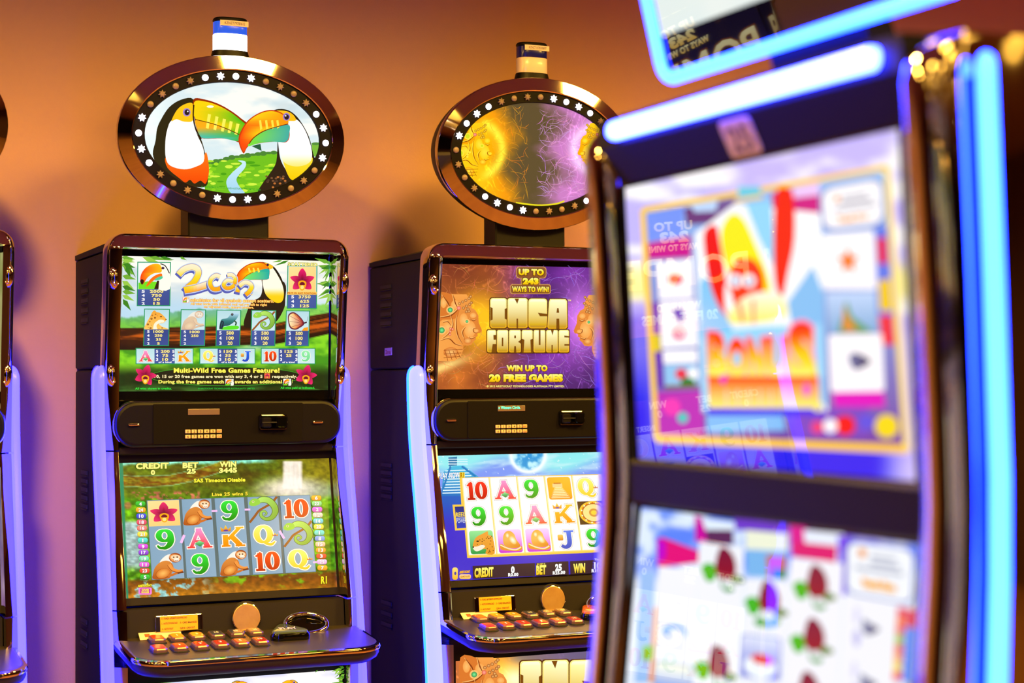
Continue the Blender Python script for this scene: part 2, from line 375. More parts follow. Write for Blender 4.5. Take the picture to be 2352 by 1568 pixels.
def flower(g, x=.5, y=.52, r=.46, rot=0):
    for a, L, wd in ((-90, 1, .62), (-162, 1.0, .5), (-18, 1.0, .5), (140, .95, .62), (40, .95, .62)):
        petal(g, x, y, math.radians(a)+rot, r*L, r*wd, (120, 0, 50), (245, 40, 110))
        petal(g, x, y, math.radians(a)+rot, r*L*.6, r*wd*.3, (90, 0, 40), (215, 10, 80))
    g.poly([(x-r*.3, y+r*.3), (x-r*.28, y+r*.05), (x, y-r*.05), (x+r*.28, y+r*.05), (x+r*.32, y+r*.32), (x+r*.12, y+r*.7), (x-r*.12, y+r*.7)], (250, 170, 20), 4)
    g.poly([(x-r*.2, y+r*.3), (x-r*.16, y+r*.14), (x, y+r*.06), (x+r*.17, y+r*.14), (x+r*.2, y+r*.3)], (110, 10, 40), 3)
    g.ell(x, y+r*.48, r*.14, r*.16, (255, 225, 130), 10)
def sy_flower(g):
    g.rr(0, 0, 1, 1, 0, lambda X, Y: mixc((255, 246, 190), (250, 200, 110), np.hypot(X-.4, Y-.3))); flower(g)
def sy_monkey(g, fade=0.):
    def t(c): return tuple(k*(1-fade)+w*fade for k, w in zip(c, (225, 225, 215)))
    g.line([(.3, 1), (.55, .9), (.78, .82), (1, .78)], .06, t((110, 48, 18)), 4)
    g.poly([(.26, .36), (.4, .16), (.56, .06), (.7, .1), (.66, .36), (.46, .42)], t((250, 240, 225)), 4)
    g.poly([(.03, 1), (.03, .78), (.1, .55), (.24, .38), (.42, .3), (.58, .34), (.68, .5), (.66, .7), (.58, .88), (.5, 1)], lambda X, Y: mixc(t((246, 168, 76)), t((176, 84, 26)), np.clip(np.hypot(X-.4, Y-.52)*1.7, 0, 1)), 4)
    g.ell(.34, .8, .25, .19, t((168, 78, 22)), 18, -.5); g.ell(.345, .79, .235, .175, ('r', t((255, 190, 96)), t((214, 118, 40))), 18, -.5)
    g.line([(.5, .9), (.66, .86), (.8, .8)], .11, t((205, 110, 40)), 4, [1, .8, .6]); g.line([(.56, .46), (.66, .66), (.82, .74), (.97, .72)], .15, t((160, 74, 24)), 4, [1, .9, .7, .5]); g.line([(.56, .45), (.66, .64), (.82, .72), (.97, .7)], .12, t((240, 150, 66)), 4, [1, .9, .7, .5])
    g.ell(.76, .2, .2, .19, t((160, 74, 28)), 20); g.poly([(.58, .12), (.72, .06), (.9, .12), (.94, .24), (.84, .36), (.68, .34), (.6, .24)], t((232, 150, 84)), 4)
    g.ell(.77, .18, .15, .09, t((252, 214, 168)), 16); g.ell(.8, .28, .09, .07, t((255, 236, 214)), 14); g.line([(.74, .3), (.8, .32), (.86, .3)], .016, t((120, 50, 20)), 3)
    for dx in (-.055, .055): g.ell(.77+dx, .18, .024, .03, t((60, 30, 20)), 8)
def sy_cham(g):
    g.line([(0, 1), (.2, .74), (.34, .55), (.5, .44), (.8, .25), (1, .0)], .085, (150, 85, 35), 4)
    arc = [(.28, .2), (.5, .1), (.72, .16), (.88, .38), (.9, .62), (.76, .84), (.56, .88), (.42, .76), (.42, .62), (.52, .56), (.6, .64), (.56, .72), (.5, .7)]
    g.line(arc, .25, (60, 90, 20), 6, [.62, 1.05, 1.08, 1.0, .9, .74, .6, .5, .42, .36, .3, .24, .12])
    g.line(arc, .21, lambda X, Y: mixc((190, 240, 110), (110, 160, 50), np.clip((X-.3)*.6+Y*.6, 0, 1)), 6, [.6, 1.05, 1.08, 1.0, .88, .7, .55, .44, .36, .3, .24, .18, .08])
    g.poly([(.02, .24), (.1, .1), (.22, .04), (.38, .1), (.4, .26), (.24, .34), (.08, .33)], (150, 210, 70), 4); g.ell(.17, .17, .045, .045, (230, 240, 160), 10); g.ell(.17, .17, .02, .02, (40, 60, 10), 8)
def sy_jaguar(g):
    g.poly([(.02, 1), (.05, .7), (.2, .35), (.3, .1), (.4, .02), (.48, .1), (.62, .14), (.78, .28), (.92, .48), (.88, .56), (.8, .66), (.66, .68), (.6, .72), (.72, .84), (.9, .92), (.98, 1)], ('v', (240, 160, 50), (255, 200, 100)), 4)
    g.poly([(.62, .5), (.82, .54), (.8, .64), (.66, .66), (.5, .78), (.52, 1), (.36, 1), (.4, .7)], (255, 240, 210), 4); g.ell(.9, .48, .03, .03, (80, 30, 20), 8); g.ell(.68, .34, .05, .025, (60, 30, 10), 10)
    for i, (x, y) in enumerate([(.12, .74), (.2, .6), (.14, .9), (.27, .45), (.3, .28), (.28, .78), (.24, .93), (.44, .22), (.52, .3), (.42, .4), (.74, .92), (.6, .95)]):
        g.ell(x, y, .045-.012*(i % 3), .05-.012*(i % 3), (90, 40, 10), 8); g.ell(x, y, .02, .022, (230, 150, 60), 6)
def sy_leopard(g):
    g.rr(.02, .0, .98, .98, .1, ('v', (150, 230, 150), (20, 150, 60)))
    g.poly([(.12, .66), (.2, .4), (.34, .24), (.56, .14), (.78, .04), (.8, .2), (.96, .3), (.98, .98), (.62, .98), (.66, .8), (.5, .78), (.3, .86), (.18, .8)], ('v', (235, 160, 60), (225, 150, 40)), 3)
    g.poly([(.12, .68), (.3, .66), (.5, .6), (.62, .66), (.5, .78), (.3, .86), (.18, .82)], (250, 232, 205), 3); g.ell(.14, .68, .04, .03, (60, 20, 10), 8); g.ell(.34, .44, .06, .03, (50, 30, 10), 8)
    rr_ = random.Random(5)
    for i in range(34):
        x, y = rr_.uniform(.3, .94), rr_.uniform(.24, .95)
        if x+y > .8 and not (x < .66 and y > .6): g.ell(x, y, .02, .024, (80, 40, 10), 7)
def sy_helmet(g):
    g.rr(.02, .0, .98, .98, .1, ('v', (240, 200, 255), (245, 160, 245), (200, 20, 200)))
    g.poly([(.24, .62), (.24, .3), (.36, .1), (.54, .06), (.7, .2), (.76, .42), (.9, .7), (.7, .8), (.4, .76)], lambda X, Y: mixc((255, 232, 150), (215, 130, 30), np.clip(np.hypot(X-.5, Y-.4)*2, 0, 1)), 4)
    g.poly([(.08, .64), (.16, .6), (.4, .78), (.7, .84), (.94, .72), (.96, .84), (.8, .92), (.5, .9), (.12, .84)], (225, 145, 40), 4); g.line([(.1, .64), (.4, .8), (.7, .86), (.92, .76)], .05, (255, 235, 170), 5)
    g.ell(.62, .45, .13, .2, ('r', (255, 255, 235), (240, 180, 70)), 14, -.5); g.ell(.42, .25, .08, .12, ('r', (255, 250, 220), (235, 170, 60)), 12)
def sy_pyramid(g):
    g.rr(.02, .02, .98, .98, .1, lambda X, Y: mixc((255, 240, 120), (245, 165, 20), np.clip(np.hypot(X-.55, Y-.35)*1.4, 0, 1)))
    g.poly([(.05, .95), (.3, .45), (.6, .45), (.97, .95)], ('v', (255, 215, 120), (230, 130, 20)))
    for i in range(7): g.line([(.3-.035*i+.03, .48+.07*i), (.6+.05*i-.03, .48+.07*i)], .028, (255, 240, 180))
    g.rr(.22, .3, .62, .46, .01, (245, 210, 140)); g.rr(.27, .26, .57, .31, .01, (200, 120, 40))
def sy_sun(g):
    g.rr(0, 0, 1.1, 1, 0, (70, 40, 20)); g.ell(.62, .5, .6, .5, (250, 195, 50), 28); g.ell(.62, .5, .5, .42, (180, 110, 30), 28); g.ell(.62, .5, .44, .37, (255, 225, 140), 26)
    for i in range(24): a = i*math.pi/12; g.ell(.62+.5*math.cos(a), .5+.43*math.sin(a), .035, .03, (255, 250, 220) if i % 2 else (230, 90, 20), 6)
    g.ell(.62, .5, .2, .18, (215, 150, 60), 16); g.ell(.62, .5, .12, .1, (255, 210, 60), 12)
def sy_frog(g):
    g.poly([(.25, .98), (.1, .9), (.5, .78), (.95, .78), (.9, .95)], (90, 225, 40), 3)
    g.poly([(.1, .95), (.12, .6), (.2, .42), (.45, .36), (.62, .12), (.85, .1), (.96, .16), (.88, .38), (.72, .6), (.5, .76), (.3, .8)], ('v', (190, 220, 245), (40, 120, 120), (20, 60, 70)), 4)
    g.line([(.12, .9), (.18, .55), (.26, .6), (.2, .95)], .06, (20, 40, 60), 4); g.line([(.75, .5), (.85, .6), (.82, .75)], .07, (40, 90, 60), 4); g.ell(.66, .17, .06, .07, (20, 20, 30), 10); g.ell(.65, .15, .02, .025, W_, 6)
def sy_butterfly(g):
    g.poly([(.05, .5), (.06, .15), (.3, .02), (.6, .25), (.82, .62), (.62, .84), (.4, .95), (.15, .85)], (110, 40, 60), 4)
    g.poly([(.1, .5), (.11, .2), (.3, .09), (.56, .3), (.76, .6), (.58, .78), (.4, .88), (.2, .8)], ('h', (255, 240, 190), (255, 150, 40), (190, 20, 40)), 4)
    for p in ((.12, .22), (.34, .12), (.12, .5), (.2, .8), (.42, .9)): g.line([(.8, .62), p], .016, (90, 25, 45))
    g.line([(.8, .6), (.93, .55)], .07, (50, 20, 40)); g.line([(.93, .52), (.98, .25)], .012, K_); g.poly([(.7, 1), (.8, .85), (1, .8), (1, 1)], (250, 160, 30))
# ---- the toucan facing left (drawn in the big sign's coordinates)
def toucan_l(g, f=lambda x, y: (x, y), body=True):
    def m(P): return [f(*p) for p in P]
    sc = abs(f(1, 0)[0]-f(0, 0)[0])
    def grad(fn):
        o = np.array(f(0, 0), float); ax = np.array(f(1, 0), float)-o; ay = np.array(f(0, 1), float)-o; Mi = np.linalg.inv(np.c_[ax, ay])
        return lambda X, Y: fn(*((Mi @ (np.c_[X, Y]-o).T)))
    if body:
        g.poly(m([(1415, 880), (1425, 960), (1440, 1020), (1480, 1090), (1520, 1140), (1440, 1185), (1290, 1225), (1310, 1170), (1360, 1100), (1405, 1020)]), (38, 26, 18), 4)
        g.poly(m([(1390, 680), (1440, 668), (1500, 684), (1560, 740), (1622, 850), (1650, 960), (1664, 1010), (1640, 1020), (1560, 900), (1480, 720)]), (30, 26, 14), 4)
        g.poly(m([(1450, 1000), (1500, 1030), (1600, 1030), (1645, 990), (1640, 1040), (1590, 1100), (1515, 1142), (1475, 1090)]), ('v', (255, 225, 60), (250, 200, 0)), 4)
    g.poly(m([(1470, 735), (1540, 738), (1592, 800), (1632, 900), (1644, 985), (1620, 1030), (1560, 1050), (1500, 1045), (1450, 1015), (1430, 950), (1424, 880), (1480, 870)]), grad(lambda x, y: mixc((255, 254, 250), (255, 232, 120), sst(960, 1060, y))), 4)
    g.poly(m([(1400, 684), (1460, 680), (1510, 700), (1538, 742), (1500, 748), (1462, 740)]), (255, 190, 20), 4)
    g.poly(m([(1392, 676), (1310, 686), (1225, 736), (1172, 808), (1153, 880), (1186, 964), (1218, 918), (1300, 896), (1400, 886), (1470, 890), (1494, 850), (1488, 780), (1462, 710)]), (200, 60, 10), 5)
    g.poly(m([(1388, 684), (1310, 694), (1230, 742), (1180, 812), (1162, 880), (1188, 950), (1214, 908), (1250, 860), (1330, 808), (1480, 768), (1458, 714)]), grad(lambda x, y: mixc(mixc((255, 70, 10), (255, 205, 20), sst(1165, 1290, x+(y-820)*-.3)), (255, 150, 10), sst(1380, 1470, x))), 5)
    g.poly(m([(1216, 916), (1255, 862), (1335, 812), (1482, 772), (1492, 830), (1470, 886), (1380, 886), (1290, 896)]), grad(lambda x, y: mixc((120, 220, 60), (60, 170, 160), sst(1250, 1460, x))), 4)
    for i, x in enumerate((1290, 1330, 1370, 1405)): g.poly(m([(x, 745), (x+14, 742), (x+22, 800-i*4), (x+8, 812-i*4)]), (255, 226, 70))
    g.line(m([(1225, 900), (1260, 856), (1340, 808), (1482, 768)]), 5*sc, (110, 40, 0), 5)
    g.ell(*f(1473, 720), 24*sc, 26*sc, (150, 120, 200), 14); g.ell(*f(1474, 722), 16*sc, 18*sc, (40, 20, 30), 12); g.ell(*f(1468, 714), 5*sc, 5*sc, W_, 8)
def mini_toucan(g, x0, y0, x1, y1, edge=None, green=True):
    """the small square toucan symbol"""
    if edge: g.rr(x0-4, y0-4, x1+4, y1+4, 0, edge)
    w_, h_ = x1-x0, y1-y0
    def U(P): return [(x0+p[0]*w_, y0+p[1]*h_) for p in P]
    g.rr(x0, y0, x1, y1, 0, ('v', (255, 250, 235), (200, 225, 250)))
    if green: g.poly(U([(0, .76), (.3, .7), (.6, .72), (.62, 1), (0, 1)]), (110, 220, 30))
    g.poly(U([(.72, .06), (.86, .12), (1, .3), (1, 1), (.6, 1), (.64, .7), (.74, .5)]), (255, 250, 232), 3)
    g.line(U([(.7, .03), (.86, .12), (.99, .4)]), .03*w_, (30, 24, 20), 4); g.poly(U([(.5, 1), (.6, .68), (.66, .68), (.64, 1)]), (40, 20, 10))
    g.poly(U([(.06, .72), (.08, .45), (.22, .2), (.44, .05), (.66, .05), (.74, .2), (.72, .36), (.5, .4), (.3, .55), (.14, .82)]), lambda X, Y: mixc((255, 60, 10), (255, 190, 20), sst(.05, .5, (X-x0)/w_)), 4)
    g.poly(U([(.05, .7), (.12, .84), (.18, .68), (.1, .62)]), (50, 10, 10), 2)
    g.poly(U([(.24, .9), (.34, .68), (.5, .5), (.72, .4), (.76, .5), (.72, .58), (.5, .66), (.32, .86)]), (250, 110, 10), 3); g.poly(U([(.5, .66), (.6, .56), (.76, .5), (.76, .6), (.62, .66)]), (70, 200, 150), 2)
    g.ell(x0+.78*w_, y0+.2*h_, .05*w_, .05*h_, (60, 30, 60), 10)
def leaves(g, pts, cols=((60, 130, 30), (110, 170, 50), (150, 200, 70))):
    for i, (x, y, a, L, wd) in enumerate(pts):
        ca, sa = math.cos(math.radians(a)), math.sin(math.radians(a)); P = [(0, 0), (L*.3, wd*.5), (L, 0), (L*.3, -wd*.5)]
        g.poly([(x+p[0]*ca-p[1]*sa, y+p[0]*sa+p[1]*ca) for p in P], cols[i % len(cols)])
# ------------------------------------------------------------------ the pictures themselves
PANELS = {'upper': (.262, (-.012, 1.7445), (0, 1.4225)), 'lower': (.262, (-.006, 1.2525), (-.07, .939)),
          'oval': (.2155, (-.089, 2.1625), (-.061, 1.8985)), 'belly': (.25, (-.12, .745), (-.12, .35)),
          'dupper': (.2555, (-.0160, 1.6665), (.0, 1.359)), 'dlower': (.2555, (.003, 1.303), (-.03, .99)), 'dtop': (.262, (-.0322, 2.13), (.03630, 1.845))}
QUADS = {('A', 'upper'): [(272.3, 587.4), (756.2, 599.4), (753.2, 895.6), (269.6, 898.7)], ('B', 'upper'): [(997.3, 605.5), (1414.7, 615.9), (1411.4, 891.4), (994.2, 894.1)],
         ('A', 'lower'): [(270.6, 1063.3), (755.2, 1052.2), (774.4, 1347.9), (283.1, 1374.6)], ('B', 'lower'): [(996.6, 1046.6), (1414.4, 1037.1), (1441.5, 1311.6), (1018.8, 1334.6)],
         ('A', 'oval'): [(333.3, 175.6), (736.4, 202.7), (728.9, 451.9), (327.3, 435.6)], ('B', 'oval'): [(1060.7, 224.3), (1407.7, 247.7), (1397.7, 479.2), (1052.0, 464.9)],
         ('A', 'belly'): [(305.1, 1572.9), (778.8, 1537.6), (779.4, 1913.6), (304.8, 1967.8)], ('B', 'belly'): [(1046.7, 1517.7), (1453.5, 1487.4), (1455.3, 1836.3), (1047.8, 1882.9)],
         ('D', 'dupper'): [(1446.3, 431.8), (2075.1, 297.3), (2104.6, 1104.5), (1468.2, 1051.1)], ('D', 'dlower'): [(1474.1, 1164.0), (2112.3, 1251.6), (2047.5, 2090.3), (1418.1, 1804.5)]}
def sheet(m, p, crop):
    return Sheet(QUADS[(m, p)], crop, *PANELS[p])
def plain_sheet(p, w_, h_): return Sheet([(0, 0), (w_, 0), (w_, h_), (0, h_)], (0, 0, 1), *PANELS[p])
NAVY = (52, 72, 140)
def navy_tex(X, Y): return mixc((44, 62, 128), (74, 98, 168), vnoise(X*.13, Y*.13))
# ---------------- toucan machine, oval sign
def art_toucan_oval():
    s = sheet('A', 'oval', (150, 20, 2.904)); out = []
    g = Art(s)
    def sky(x, y):
        n = fbm(x/260, y/90, 0); c = mixc((214, 232, 236), (252, 250, 240), sst(.35, .65, n)); c = mixc(c, (190, 208, 214), sst(.5, .8, fbm(x/300+7, y/110, 1))*.6*sst(1000, 560, y))
        return mixc(c, (240, 252, 250), sst(800, 560, x)*.7)
    g.raster(110, 80, sky, True); out.append(('picture', g.mesh('oval_picture')))
    g = Art(s)
    def grass(x, y):
        n = fbm(x/60, y/26, 2); c = mixc((60, 150, 20), (170, 225, 40), sst(.3, .7, n)); return mixc(c, (40, 110, 20), sst(1150, 1230, y)*.6)
    P = [(930, 1030), (1000, 1015), (1100, 988), (1200, 975), (1300, 962), (1420, 952), (1440, 1060), (1400, 1150), (1320, 1232), (1120, 1245), (930, 1215)]
    nx = 26; rows = []
    g.poly(P, (110, 190, 30))
    for i in range(14):
        x = 935+i*35; y = np.interp(x, [p[0] for p in P[:6]], [p[1] for p in P[:6]]); g.ell(x, y+4, 24, 9+4*(i % 3), (70, 130, 50), 10)
    rr_ = random.Random(2)
    for i in range(60):
        x, y = rr_.uniform(950, 1400), rr_.uniform(1010, 1215); g.ell(x, y, rr_.uniform(14, 40), rr_.uniform(5, 12), [(70, 160, 20), (170, 225, 40), (130, 205, 30), (210, 240, 70)][i % 4], 9)
    g.poly([(1150, 1012), (1195, 1015), (1204, 1040), (1190, 1070), (1158, 1105), (1140, 1140), (1160, 1185), (1195, 1232), (1110, 1232), (1075, 1175), (1080, 1130), (1120, 1085), (1165, 1045), (1178, 1028)], ('v', (200, 235, 245), (160, 210, 235)), 4)
    g.poly([(1640, 895), (1700, 890), (1700, 1000), (1650, 980)], (120, 185, 60)); g.ell(1668, 900, 28, 10, (80, 140, 60), 9)
    out.append(('landscape', g.mesh('oval_landscape')))
    g = Art(s)
    g.poly([(852, 604), (770, 606), (692, 655), (638, 735), (610, 800), (600, 880), (582, 970), (620, 1050), (700, 1115), (800, 1170), (935, 1185), (948, 1080), (930, 960), (905, 872), (872, 822), (858, 740)], (38, 34, 14), 4)
    g.poly([(672, 990), (680, 1060), (760, 1130), (800, 1158), (830, 1140), (860, 1165), (900, 1145), (935, 1165), (957, 1080), (938, 955), (900, 1030), (790, 1060)], ('v', (255, 120, 20), (240, 70, 0)), 4)
    g.poly([(706, 745), (680, 800), (666, 880), (668, 990), (700, 1046), (790, 1070), (870, 1052), (922, 1016), (918, 930), (882, 850), (860, 790), (850, 735), (770, 730)], (255, 254, 250), 4)
    g.poly([(745, 672), (706, 748), (740, 736), (790, 752), (852, 742), (850, 636), (800, 634)], (255, 196, 20), 4)
    g.poly([(853, 604), (930, 605), (1020, 634), (1100, 678), (1170, 730), (1216, 780), (1180, 888), (1120, 878), (1040, 864), (905, 862), (874, 800), (858, 720)], (150, 40, 0), 5)
    g.poly([(858, 622), (930, 618), (1020, 646), (1100, 690), (1165, 740), (1206, 784), (1170, 840), (1080, 800), (980, 764), (868, 738)], lambda x, y: mixc((255, 210, 10), (60, 190, 20), sst(1010, 1180, x)), 4)
    g.poly([(868, 742), (980, 768), (1080, 804), (1165, 842), (1160, 884), (1040, 862), (908, 860), (878, 800)], lambda x, y: mixc(mixc((255, 170, 20), (70, 190, 170), sst(780, 860, y)), (60, 180, 60), sst(1050, 1160, x)), 4)
    for i, x in enumerate((950, 1000, 1050, 1095, 1140)): g.poly([(x, 700+i*16), (x+20, 705+i*16), (x+4, 800+i*10), (x-14, 795+i*10)], (255, 238, 90))
    g.line([(866, 738), (980, 766), (1080, 802), (1165, 842)], 5, (90, 30, 0), 4); g.line([(855, 640), (852, 720), (868, 800), (905, 870)], 9, (30, 16, 6), 5)
    g.poly([(1240, 915), (1300, 900), (1308, 948)], (30, 90, 60)); g.ell(965, 652, 24, 8, (255, 255, 230), 12)
    g.ell(808, 690, 26, 28, (160, 130, 200), 16); g.ell(810, 690, 17, 20, (40, 24, 20), 14); g.ell(815, 684, 5, 5, W_, 8)
    out.append(('toucan_picture', g.mesh('oval_toucan_big')))
    g = Art(s); toucan_l(g)
    for i in range(26): g.ell(rr_.uniform(1330, 1480), rr_.uniform(1110, 1190), 9, 7, [(120, 80, 50), (190, 110, 50), (70, 50, 40)][i % 3], 7)
    out.append(('toucan_picture', g.mesh('oval_toucan_small')))
    g = Art(s); g.text('© ARISTOCRAT TECHNOLOGIES AUSTRALIA PTY LIMITED, 2008', 905, 1192, 1300, 11, (10, 150, 40), .015, y1=1212); out.append(('lettering', g.mesh('oval_lettering')))
    return out
# ---------------- toucan machine, pay table screen
def paybox(g, x0, y0, x1, ysplit, y1, pic, rows, skew=0, bg=(205, 232, 236), edge=(20, 150, 90)):
    """framed pay-table cell: picture above, navy number list below (bottom shifted by skew)"""
    g.free(); g.poly([(x0-6, y0-6), (x1+7, y0-4), (x1+7+skew, y1+6), (x0-6+skew, y1+6)], edge)
    g.poly([(x0, y0), (x1, y0+2), (x1+skew*.5, ysplit), (x0+skew*.5, ysplit)], ('v', (178, 216, 224), bg))
    g.patch([(x0+4, y0+4), (x1-4, y0+5), (x1-4+skew*.5, ysplit), (x0+4+skew*.5, ysplit)]); pic(g); g.free()
    g.poly([(x0+skew*.5, ysplit), (x1+skew*.5, ysplit), (x1+skew, y1), (x0+skew, y1)], navy_tex)
    n = len(rows); hh = (y1-ysplit)/n
    for i, (a, b) in enumerate(rows):
        yb = ysplit+hh*(i+.84)
        g.text(a, x0+skew+(x1-x0)*.13, yb, x0+skew+(x1-x0)*.23, hh*.62, (255, 250, 250), .03)
        if b: wd = (x1-x0)*.105*len(b); cx = x0+skew+(x1-x0)*.6; g.text(b, cx-wd/2, yb, cx+wd/2, hh*.62, (255, 240, 150), .03, [(.035, (150, 100, 20))])
def art_toucan_upper():
    s = sheet('A', 'upper', (160, 520, 3.36)); out = []
    g = Art(s)
    def bg(x, y):
        sky = mixc((255, 250, 236), (206, 220, 226), sst(.45, .75, fbm(x/420, y/120, 0)))
        sky = mixc(sky, (178, 214, 236), sst(460, 660, y)*.9); sky = mixc(sky, (255, 242, 205), sst(1500, 2000, x)*sst(420, 200, y)*.6)
        n = fbm(x/50, y/30, 1); hill = mixc(mixc((110, 180, 150), (120, 200, 70), sst(650, 770, y)), (150, 225, 60), sst(1000, 1700, x)*.7); hill = mixc(hill, (80, 150, 80), sst(.5, .8, n)*.5)
        hl = 700-60*sst(400, 1000, x)-40*sst(1200, 1900, x)+30*(fbm(x/40, x*0, 2)-.5)
        c = mixc(sky, hill, sst(-10, 10, y-hl))
        t0 = np.interp(x, [380, 1300, 1600, 1850, 2060], [785, 765, 745, 690, 655]); t1 = np.interp(x, [380, 700, 1100, 1600, 1850, 2060], [952, 955, 925, 905, 862, 815])
        gr = fbm(x/330+3, (y-t0)/16, 3); tr = mixc((60, 26, 10), (205, 92, 20), sst(.42, .75, gr)*sst(t0-10, t0+40, y)*sst(t1, t1-60, y)); tr = mixc(tr, (34, 16, 12), sst(t1-70, t1, y)*.85)
        low = mixc((70, 150, 30), (140, 220, 40), sst(.35, .7, fbm(x/120, y/60, 2))); low = mixc(low, (24, 40, 14), sst(1040, 1160, y)*.93); low = mixc(low, (60, 110, 40), sst(1180, 1275, y)*sst(.4, .7, fbm(x/160, y/40, 1)))
        low = mixc(low, (170, 205, 220), sst(60, 0, np.abs(y-935-(x-1400)*-.12))*sst(250, 0, np.abs(x-1420))*.6)
        c = mixc(c, low, sst(-6, 6, y-t1)); c = mixc(c, tr, sst(-5, 5, y-t0)*(1-sst(-5, 5, y-t1)))
        return c
    g.raster(200, 130, bg); out.append(('picture', g.mesh('paytable_picture')))
    g = Art(s)
    rr_ = random.Random(4); L = []
    for i in range(16): L.append((395+rr_.uniform(-5, 60), 240+rr_.uniform(-10, 70), rr_.uniform(-10, 75), rr_.uniform(60, 130), rr_.uniform(20, 38)))
    for (x, y, a, l, wd) in [(405, 380, 15, 110, 40), (405, 420, 35, 110, 44), (405, 460, 20, 110, 40), (405, 500, 10, 105, 40), (405, 530, 25, 105, 36), (410, 560, 55, 110, 40), (600, 235, 8, 200, 30), (560, 235, 20, 160, 40), (700, 235, 12, 110, 24), (850, 235, 25, 60, 20)]: L.append((x, y, a, l, wd))
    for i in range(20): L.append((2030-rr_.uniform(0, 25), 260+rr_.uniform(0, 280), rr_.uniform(110, 200), rr_.uniform(60, 125), rr_.uniform(22, 40)))
    L += [(1690, 262, 160, 120, 20), (1640, 262, 170, 80, 16)]
    for lo, hi in ((0, 1000), (1000, 1900), (1900, 3000)):
        g = Art(s); leaves(g, [q for q in L if lo <= q[0] < hi]); out.append(('foliage_picture', g.mesh('paytable_leaves')))
    # the big toucan
    g = Art(s)
    g.poly([(1480, 400), (1486, 470), (1470, 540), (1410, 580), (1370, 650), (1345, 770), (1460, 775), (1580, 745), (1650, 640), (1663, 560), (1655, 430), (1500, 380)], (36, 24, 18), 4)
    g.poly([(1470, 276), (1520, 280), (1580, 315), (1630, 390), (1655, 470), (1660, 560), (1640, 560), (1600, 400), (1540, 310)], (36, 30, 16), 4)
    g.poly([(1560, 315), (1600, 370), (1640, 450), (1652, 520), (1640, 575), (1600, 590), (1545, 560), (1510, 520), (1492, 460), (1490, 405), (1535, 395), (1535, 330)], lambda x, y: mixc((255, 248, 225), (255, 205, 20), sst(470, 545, y)), 4)
    g.poly([(1490, 280), (1530, 285), (1572, 312), (1540, 332), (1510, 320)], (255, 190, 30), 3)
    g.poly([(1282, 440), (1284, 390), (1310, 340), (1370, 295), (1440, 275), (1500, 280), (1540, 330), (1538, 385), (1520, 410), (1400, 412), (1340, 425), (1306, 452)], (200, 60, 10), 4)
    g.poly([(1288, 438), (1290, 392), (1316, 344), (1372, 302), (1440, 282), (1496, 287), (1528, 322), (1430, 345), (1370, 372), (1335, 405), (1306, 446)], lambda x, y: mixc(mixc((255, 80, 10), (255, 205, 10), sst(1290, 1390, x)), (255, 130, 10), sst(1440, 1520, x)), 4)
    g.poly([(1322, 432), (1345, 400), (1380, 372), (1440, 346), (1532, 326), (1538, 380), (1522, 408), (1400, 410)], lambda x, y: mixc((120, 230, 90), (30, 170, 160), sst(1360, 1500, x)), 4)
    for x in (1375, 1410, 1445): g.poly([(x, 320), (x+12, 318), (x+22, 350), (x+8, 356)], (255, 226, 70))
    g.ell(1527, 296, 10, 10, (60, 20, 50), 12); out.append(('toucan_picture', g.mesh('paytable_toucan')))
    # title lettering
    g = Art(s); z = lambda P: [(807.2+x*.4, 235.2+y*.4) for x, y in P]
    def stroke(P, wd, sm=6, taper=None):
        for dx, dy, e, c in ((-18, 44, 40, (84, 92, 176)), (0, 0, 44, (196, 216, 240)), (0, 0, 14, (170, 110, 120))):
            g.line(z([(x+dx, y+dy) for x, y in P]), (wd+e)*.4, c, sm, taper)
        yy = [q[1] for q in z(P)]; y0_, y1_ = min(yy), max(yy)
        g.line(z(P), wd*.4, lambda X, Y: mixc(mixc((255, 238, 205), (255, 215, 30), sst(y0_, (y0_+y1_)/2, Y)), (255, 160, 20), sst((y0_+y1_)/2, y1_, Y)), sm, taper)
    two = [(80, 340), (180, 240), (330, 190), (440, 230), (460, 330), (380, 480), (240, 600), (200, 640)]
    stroke(two, 110); stroke([(190, 640), (420, 600), (670, 520)], 120, 4)
    stroke([(880, 380), (800, 355), (710, 420), (690, 520), (740, 610), (830, 620), (915, 585)], 74)
    stroke([(1020, 350), (1110, 345), (1170, 420), (1160, 530)], 66); stroke([(1130, 470), (1020, 450), (950, 530), (1000, 600), (1090, 590), (1160, 540)], 66)
    stroke([(1240, 540), (1215, 680)], 76, 3); stroke([(1250, 560), (1350, 490), (1450, 510), (1490, 580), (1440, 670), (1370, 730)], 76)
    g.text('TM', 1390, 530, 1410, 8, (255, 210, 120), .02); out.append(('title_lettering', g.mesh('paytable_title')))
    g = Art(s); OR = [(.06, (225, 110, 0))]
    mini_toucan(g, 874, 546, 916, 584, (240, 150, 120))
    g.text('substitutes for all symbols except scatters.', 928, 578, 1574, 23, (255, 225, 120), .03, OR, 586)
    g.text('All wins begin with leftmost reel and pay left to right', 932, 604, 1520, 17, (255, 225, 120), .025, OR, 612)
    g.text('on adjacent reels, except scatters.', 1034, 626, 1420, 16, (255, 225, 120), .025, OR, 633); out.append(('rules_lettering', g.mesh('paytable_rules')))
